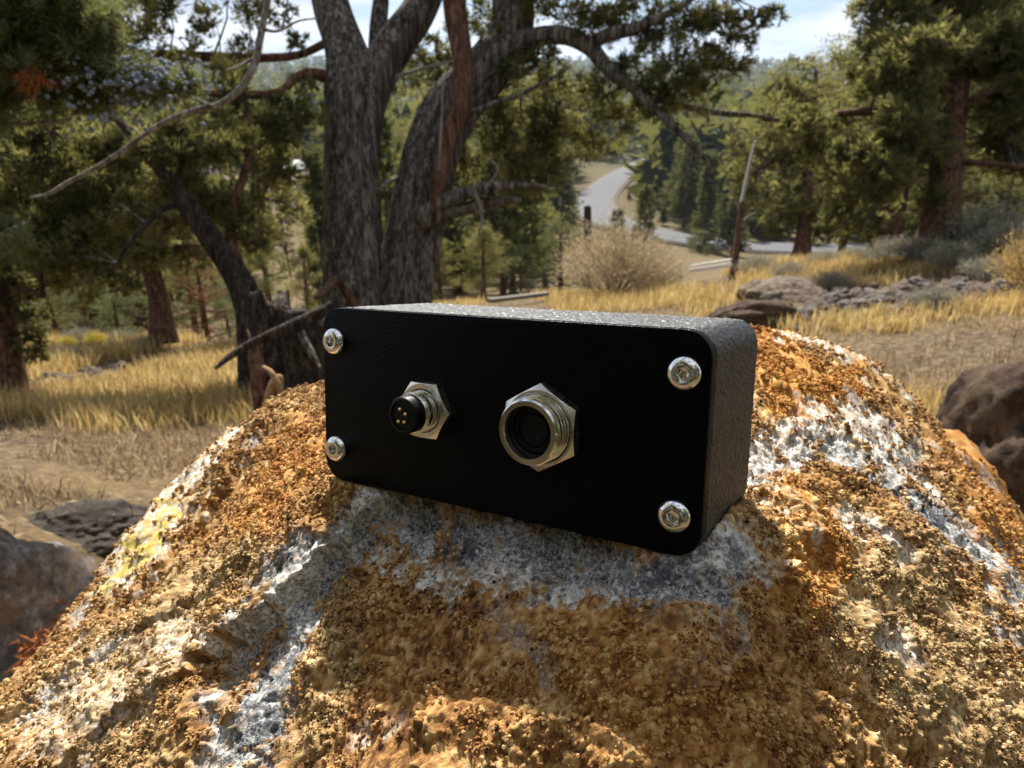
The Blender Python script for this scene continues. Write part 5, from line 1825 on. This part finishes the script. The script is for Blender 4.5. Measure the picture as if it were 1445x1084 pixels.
house(308, 118, 7.5, 6.5, 2.4, 1.5, .15, M_DWALL, M_ROOF, 'dark-walled house with a low brown roof across the valley')
house(424, 126, 6.0, 6.0, 2.6, 1.2, -.3, M_WALL, M_ROOF2, 'pale house with a grey roof behind the autumn trees left of the twin trunk')
house(452, 118, 5.0, 5.0, 1.8, 1.0, .3, plain_mat('cream_house_wall', (.62, .52, .42), .9), M_ROOF, 'small cream shed below the bright yellow-green tree')

# ------------------------------------------------------------------ rocks
def icos(sub):
    bm_ = bmesh.new()
    bmesh.ops.create_icosphere(bm_, subdivisions=sub, radius=1.0)
    V = np.array([v.co[:] for v in bm_.verts])
    F = np.array([[v.index for v in f.verts] for f in bm_.faces])
    bm_.free()
    return V, F


_ico = {s_: icos(s_) for s_ in (2, 3, 6)}


def rock_shape(sub, scale, seed, amp=.22, facets=.2, freq=1.3, fine=.03):
    V, F = _ico[sub]
    n = V.copy()
    d = 1 + amp * fbm(n * freq + seed * 3.7, 4, seed, .5)
    d1_, g1_, _i = worley(n * 1.15 + seed * 1.3, seed)
    d = d - facets * (1 - np.clip(g1_ * 2.2, 0, 1)) * .5 + fine * fbm(n * 7 + seed, 4, seed + 3, .65)
    return V * d[:, None] * np.asarray(scale), F


def stone_mat(name, cols, sc, speck=None):
    m, nt, b, _ = mat_new(name)
    N = NT(nt)
    c = N.ramp(N.noise(sc, 6, 0.7), [(0.3, cols[0]), (0.5, cols[1]), (0.7, cols[2])])
    if speck:
        c = N.mix(N.ramp(N.noise(sc * .45, 5, 0.7), [(0.54, 0.0), (0.62, 0.85)]), c, speck)
    N.ln(c, b.inputs['Base Color'])
    b.inputs['Roughness'].default_value = .9
    b.inputs['Specular IOR Level'].default_value = .2
    N.bump(N.noise(sc * 3.5, 5, .75), .12 / sc, b, 1.0)
    return m


M_GREYROCK = stone_mat('grey_brown_rock', ((.03, .026, .024), (.105, .092, .082), (.26, .24, .22)), 60, (.14, .09, .055))
M_BROWNROCK = stone_mat('dark_brown_rock', ((.012, .008, .006), (.052, .031, .019), (.15, .095, .06)), 40, (.09, .065, .04))
M_DARKROCK = stone_mat('dark_shaded_rock', ((.012, .010, .008), (.045, .036, .028), (.10, .08, .06)), 22)
M_TANROCK = stone_mat('tan_rubble_rock', ((.035, .025, .018), (.115, .085, .062), (.27, .215, .165)), 22)


def rock(name, loc, scale, seed, mat, label, cat='rock', group=None, sub=6, rz=0.0, smooth=True, **kw):
    V, F = rock_shape(sub, scale, seed, **kw)
    o = link(name, make_mesh(name, V, F, mat, smooth), None, loc)
    o.rotation_euler = (0, 0, rz)
    return tag(o, label, cat, group)


rock('rock', (-.675, .62, .31), (.30, .30, .46), 3, M_GREYROCK, 'rough grey rock cut by the left edge, beside the lichen boulder', amp=.2, facets=.32, fine=.10)
c_ = P(1414, 640, .98)
rock('rock', (c_[0] + .02, c_[1], c_[2] - .13), (.155, .17, .25), 8, M_BROWNROCK, 'dark brown rounded rock at the right edge behind the lichen boulder', amp=.18, facets=.22, fine=.10)
c_ = P(1470, 745, .9)
rock('rock', (c_[0], c_[1], c_[2] - .2), (.10, .14, .22), 12, M_BROWNROCK, 'smaller brown rock wedged under the dark rounded rock at the right edge', amp=.16, facets=.2, fine=.05)
c_ = hit(128, 752, .9)
rock('rock', (c_[0], c_[1], c_[2] - .01), (.17, .12, .07), 15, M_DARKROCK, 'low dark rock in the litter just left of the lichen boulder', amp=.25, facets=.2, fine=.14)
c_ = hit(1065, 462, 3.0)
rock('rock', (c_[0], c_[1], c_[2] + .06), (.40, .20, .13), 21, M_BROWNROCK, 'long brown rock in the grass just above the right corner of the box', amp=.2, facets=.35, rz=.15)
c_ = hit(1105, 422, 4.0)
rock('rock', (c_[0], c_[1], c_[2] + .04), (.42, .25, .15), 23, M_TANROCK, 'rounded tan rock at the near end of the rubble bank', amp=.18, facets=.25, rz=.4)
rr4 = random.Random(12)
kinds_ = [make_mesh('stone', *rock_shape(3, (1, .8, .6), 30 + i_, .25, .5), M_TANROCK if i_ % 3 else M_GREYROCK, False) for i_ in range(6)]
for i_ in range(64):
    t_ = (i_ + .5) / 64
    a_, b_ = 1090 + 330 * t_ + rr4.uniform(-2.4, 2.4), 438 - 30 * t_ + rr4.gauss(0, 12)
    c_ = hit(a_, b_, 3.0)
    o_ = link('stone', rr4.choice(kinds_), None, c_)
    s_ = rr4.uniform(.05, .14) * (1.3 if rr4.random() < .15 else 1)
    o_.scale = (s_, s_, s_)
    o_.rotation_euler = (rr4.gauss(0, .3), rr4.gauss(0, .3), rr4.random() * 6.28)
    tag(o_, '%s broken stone from the near end of the rubble bank on the right' % ordinal(i_ + 1), 'stone', 'stones of the rubble bank')
for i_ in range(34):
    t_ = (i_ + .5) / 34
    a_, b_ = 70 + 270 * t_ + rr4.uniform(-3.5, 3.5), 540 - 62 * t_ + rr4.gauss(0, 5)
    c_ = hit(a_, b_, 3.0)
    o_ = link('stone', rr4.choice(kinds_), None, c_)
    s_ = rr4.uniform(.03, .085)
    o_.scale = (s_ * 1.4, s_, s_ * .8)
    o_.rotation_euler = (rr4.gauss(0, .3), rr4.gauss(0, .3), rr4.random() * 6.28)
    tag(o_, '%s dark stone from the left along the eroded edge in the golden grass' % ordinal(i_ + 1), 'stone', 'stones of the eroded edge')

# ------------------------------------------------------------------ grass
def blades(C, h, w, lean=.35, tone=.5, tvar=.25, r=rng, bend=.5):
    """two-piece bent blades rising from C"""
    n = len(C)
    az = r.random(n) * 6.283
    ln_ = np.abs(r.normal(0, lean, n))
    d1_ = nrm(np.stack([np.cos(az) * ln_, np.sin(az) * ln_, np.ones(n)], 1))
    d2_ = nrm(d1_ + np.stack([np.cos(az), np.sin(az), -.3 * np.ones(n)], 1) * (bend * r.random(n))[:, None])
    s = nrm(np.stack([-np.sin(az), np.cos(az), np.zeros(n)], 1) + r.normal(0, .4, (n, 3)))
    h = np.broadcast_to(h, (n,)) * (.5 + .7 * r.random(n))
    w = np.broadcast_to(w, (n,)) * (.7 + .6 * r.random(n))
    m_ = C + d1_ * (h * .55)[:, None]
    e = m_ + d2_ * (h * .45)[:, None]
    V = np.stack([C - s * w[:, None] * .5, C + s * w[:, None] * .5, m_ + s * w[:, None] * .35, m_ - s * w[:, None] * .35, e], 1).reshape(-1, 3)
    i = np.arange(n)[:, None] * 5
    F = np.concatenate([i + np.array([[0, 1, 2]]), i + np.array([[0, 2, 3]]), i + np.array([[3, 2, 4]])], 1).reshape(-1, 3)
    t = np.clip(tone + r.normal(0, tvar, n), 0, 1)
    return V, F, {'tone': np.repeat(t, 5)}


def scatter(n, px0, px1, r0, r1, r=rng, pw=1.0):
    p = r.uniform(px0, px1, n)
    rad = (r0 ** pw + (r1 ** pw - r0 ** pw) * r.random(n)) ** (1 / pw)
    d = ((p - CX) / FPX)[:, None] * RIGHT + ((CY - 430) / FPX) * UP + FWD
    d = d / np.hypot(d[:, 0], d[:, 1])[:, None]
    x, y = d[:, 0] * rad, d[:, 1] * rad
    return np.stack([x, y, ground(x, y) - .01], 1), p, rad


r = np.random.default_rng(21)
parts = []
for (px0, px1, r0, r1, n, h, dens) in ((-250, 480, 3.2, 9.8, 4400, .13, .06), (-250, 480, 6.2, 9.9, 1800, .20, -.1), (600, 1040, 6.5, 10.5, 1500, .16, -.05), (980, 1750, 2.4, 9.5, 5600, .115, .06), (960, 1200, 6.0, 10.5, 900, .18, -.3)):
    C, p, rad = scatter(n, px0, px1, r0, r1, r)
    k_ = fbm(C * np.array([.9, .9, 0]), 3, 501) + .4 * fbm(C * np.array([3.5, 3.5, 0]), 2, 503) > dens
    gx2, gy2, _z = to_px(C)
    k_ &= ~((gx2 > 1085) & (gx2 < 1430) & (np.abs(gy2 - (440 - 30 * (gx2 - 1090) / 330)) < 20))
    k_ &= ~((gx2 > 955) & (gx2 < 1045) & (gy2 > 392) & (gy2 < 416)) & ~((gx2 > 680) & (gx2 < 780) & (gy2 > 424) & (gy2 < 446))
    k_ &= ~((gx2 > 60) & (gx2 < 350) & (np.abs(gy2 - (544 - 62 * (gx2 - 70) / 270)) < 9))
    C = C[k_]
    nb = 11
    B = np.repeat(C, nb, 0)
    B[:, :2] += r.normal(0, .045, (len(B), 2))
    tn = np.repeat(r.normal(.5, .13, len(C)), nb)
    V, F, A = blades(B, h, .0055 + .0007 * np.repeat(np.hypot(C[:, 0], C[:, 1]), nb), .32, tn, .16, r)
    parts.append((V, F, A))
V, F, A = merge(parts)
tag(link('golden_grass', make_mesh('golden_grass', V, F, M_GRASS, False, A)), 'golden dry bunch grass over the hillside', kind='stuff')
parts = []
for (px0, px1, r0, r1, n, h) in ((-300, 520, 1.0, 5.5, 11500, .06), (-300, 480, 4.5, 9.5, 4000, .10), (950, 1800, 1.6, 9.5, 9000, .08), (500, 1000, 5.5, 10.5, 2500, .09)):
    C, p, rad = scatter(n, px0, px1, r0, r1, r)
    C = C[fbm(C * np.array([2.2, 2.2, 0]), 3, 511) > -.15]
    B = np.repeat(C, 3, 0)
    B[:, :2] += r.normal(0, .03, (len(B), 2))
    parts.append(blades(B, h, .0045, 1.3, np.repeat(r.normal(.45, .2, len(C)), 3), .2, r, .8))
V, F, A = merge(parts)
tag(link('dry_litter', make_mesh('dry_litter', V, F, M_STRAW, False, A)), 'pale straw and litter strewn over the bare ground', kind='stuff')


# ------------------------------------------------------------------ shrubs
def shrub_mesh(seed, W, H, n, k, mat, sl, sw, tone=.5, name='shrub', stems=60):
    r_ = np.random.default_rng(seed)
    az = r_.random(n) * 6.283
    u = r_.random(n) ** .6
    tip = np.stack([np.cos(az) * u * W * .5, np.sin(az) * u * W * .5, H * (1 - .45 * u * u) * (.55 + .5 * r_.random(n))], 1)
    tip += r_.normal(0, .03, (n, 3)) * H
    base_ = tip * np.array([.12, .12, 0])
    D = nrm(tip - base_)
    Ls = np.linalg.norm(tip - base_, axis=1)
    A_ = slivers(base_ + D * (Ls * .45)[:, None], D, Ls * .55, k, sl, sw, .4, np.clip(tone + r_.normal(0, .15, n), 0, 1), .25, 0, r_)
    wd = []
    for i in range(min(n, stems)):
        wd.append(tube(spline([base_[i], base_[i] * .5 + tip[i] * .5 + r_.normal(0, .03, 3) * H, tip[i]], 6), np.linspace(.006, .002, 6), 4, 0))
    W_ = quads_from(wd)
    return make_mesh('stems', W_[0], W_[1], M_DEADWOOD, True), make_mesh('sprays', A_[0], A_[1], mat, False, A_[2])


def put_shrub(pair, loc, s, label, group=None, name='shrub', wide=1.0):
    t = thing(name, label, 'shrub', loc, group)
    t.scale = (s * wide, s * wide, s)
    t.rotation_euler = (0, 0, random.random() * 6.28)
    link('stems', pair[0], t)
    link('sprays', pair[1], t)
    return t


RB = shrub_mesh(71, 1.5, .95, 900, 12, M_BRUSH, .06, .010, .5)
SG = shrub_mesh(72, .9, .6, 420, 11, M_SAGE, .05, .012, .5)
YF = shrub_mesh(73, .6, .45, 240, 10, M_YFLOWER, .04, .014, .5)
put_shrub(RB, gp(868, 8.6), 1.0, 'large pale tan rabbitbrush gone to seed, behind the top edge of the box', name='rabbitbrush')
put_shrub(RB, gp(918, 9.3), .66, 'smaller tan rabbitbrush at the right flank of the large one', name='rabbitbrush')
RG = shrub_mesh(75, 1.0, .9, 500, 9, M_GRASS, .07, .010, .35)
put_shrub(RG, gp(1455, 5.6), .50, 'golden-tan dry bush cut by the right edge above the brown rock', name='rabbitbrush')
for (a_, r_, s_, w_, lb_) in ((1262, 8.8, .50, 1.5, 'grey sagebrush just left of the stout reddish trunk'), (1300, 8.0, .5, 1.2, 'low grey sagebrush at the very foot of the stout reddish trunk'), (1385, 8.3, .85, 1.2, 'grey sagebrush between the stout reddish trunk and the right edge'),
                       (1215, 9.3, .36, 1.6, 'grey-brown sagebrush below the road at right'), (1165, 9.0, .34, 1.6, 'grey-brown sagebrush between the slender dark trunk and the rubble bank'), (1345, 7.3, .5, 1.2, 'small grey sagebrush in front of the stout trunk'), (1420, 7.6, .6, 1.2, 'grey sagebrush nearest the right edge'),
                       (90, 9.3, .40, 1.2, 'dull sagebrush beside the yellow-flowered shrub at left'), (150, 9.4, .36, 1.2, 'dull sagebrush at the grass edge below the low juniper bush')):
    put_shrub(SG, gp(a_, r_), s_, lb_, wide=w_, name='sagebrush')
put_shrub(YF, gp(112, 8.9), .40, 'yellow-flowered rabbitbrush at the left grass edge, the brighter one', name='flowering_shrub', wide=1.2)
put_shrub(YF, gp(72, 8.8), .30, 'smaller yellow-flowered rabbitbrush nearest the left edge', name='flowering_shrub', wide=1.2)

for i_, (a_, r_, s_, lb_) in enumerate(((1120, 7.6, .36, 'small dull sagebrush at the near end of the rubble bank'), (1180, 6.6, .30, 'small dull sagebrush in the grass below the middle of the rubble bank'), (1330, 5.2, .28, 'small dull sagebrush in the open grass at right'),
                       (1400, 6.4, .34, 'small dull sagebrush below the right end of the rubble bank'), (1070, 8.8, .40, 'dull sagebrush just right of the pale snag'), (60, 6.6, .30, 'small dull sagebrush in the left golden grass near the left-edge trunk'), (180, 7.4, .30, 'small dull sagebrush in the golden grass before the reddish trunk'))):
    put_shrub(SG, gp(a_, r_), s_, lb_, wide=1.5, name='sagebrush')

# ------------------------------------------------------------------ small things beside the boulder
st0 = P(100, 792, 1.55)
stalk = thing('dry_stalk', 'pale dry grass stalk leaning over the low dark rock', 'stalk', st0)
_, _, vf = limb([(96, 792, 1.55, 5), (118, 768, 1.52, 4), (140, 748, 1.5, 4), (162, 726, 1.48, 2)], 14, 5, 0, 5, 61)
part('stem', vf, plain_mat('pale_dry_stalk', (.5, .4, .27), .8), stalk)
tw0 = P(60, 930, .42)
twig = thing('dead_juniper_twig', 'rust-orange dead juniper twig caught between the grey rock and the lichen boulder', 'twig', tw0)
q1, _, vf = limb([(30, 935, .42, 5), (60, 915, .41, 5), (85, 890, .40, 4), (108, 872, .39, 3)], 16, 5, 0, 5, 62)
part('stem', vf, M_RUSTTWIG, twig)
k_ = rng.integers(0, 16, 60)
C = q1[k_]
V, F, A = slivers(C, nrm(rng.normal(0, 1, (60, 3)) + np.array([.6, 0, .8])), .012, 8, .006, .0013, .5, .5, .3)
link('sprays', make_mesh('sprays', V - tw0, F, M_RUSTTWIG), twig)

# ------------------------------------------------------------------ the air between here and the ridge
hm_ = bpy.data.materials.new('pale_haze')
hm_.use_nodes = True
hm_.node_tree.nodes.clear()
_o = hm_.node_tree.nodes.new('ShaderNodeOutputMaterial')
_v = hm_.node_tree.nodes.new('ShaderNodeVolumePrincipled')
_v.inputs['Color'].default_value = (.58, .73, 1.0, 1)
_v.inputs['Density'].default_value = .00014
_v.inputs['Anisotropy'].default_value = .2
hm_.node_tree.links.new(_v.outputs[0], _o.inputs['Volume'])
_all = [o for o in scene.objects if o.type == 'MESH']
_zmin, _zmax = float(gz_.min()) - 2.0, max(float(gz_.max()), 60.0) + 40.0
R_ = 4600.0
hv = np.array([[x, y, z] for z in (_zmin, _zmax) for x, y in ((-R_, -R_), (R_, -R_), (R_, R_), (-R_, R_))])
hf = np.array([[0, 3, 2, 1], [4, 5, 6, 7], [0, 1, 5, 4], [1, 2, 6, 5], [2, 3, 7, 6], [3, 0, 4, 7]])
tag(link('haze', make_mesh('haze', hv, hf, hm_)), 'thin pale haze over the valley', kind='stuff')
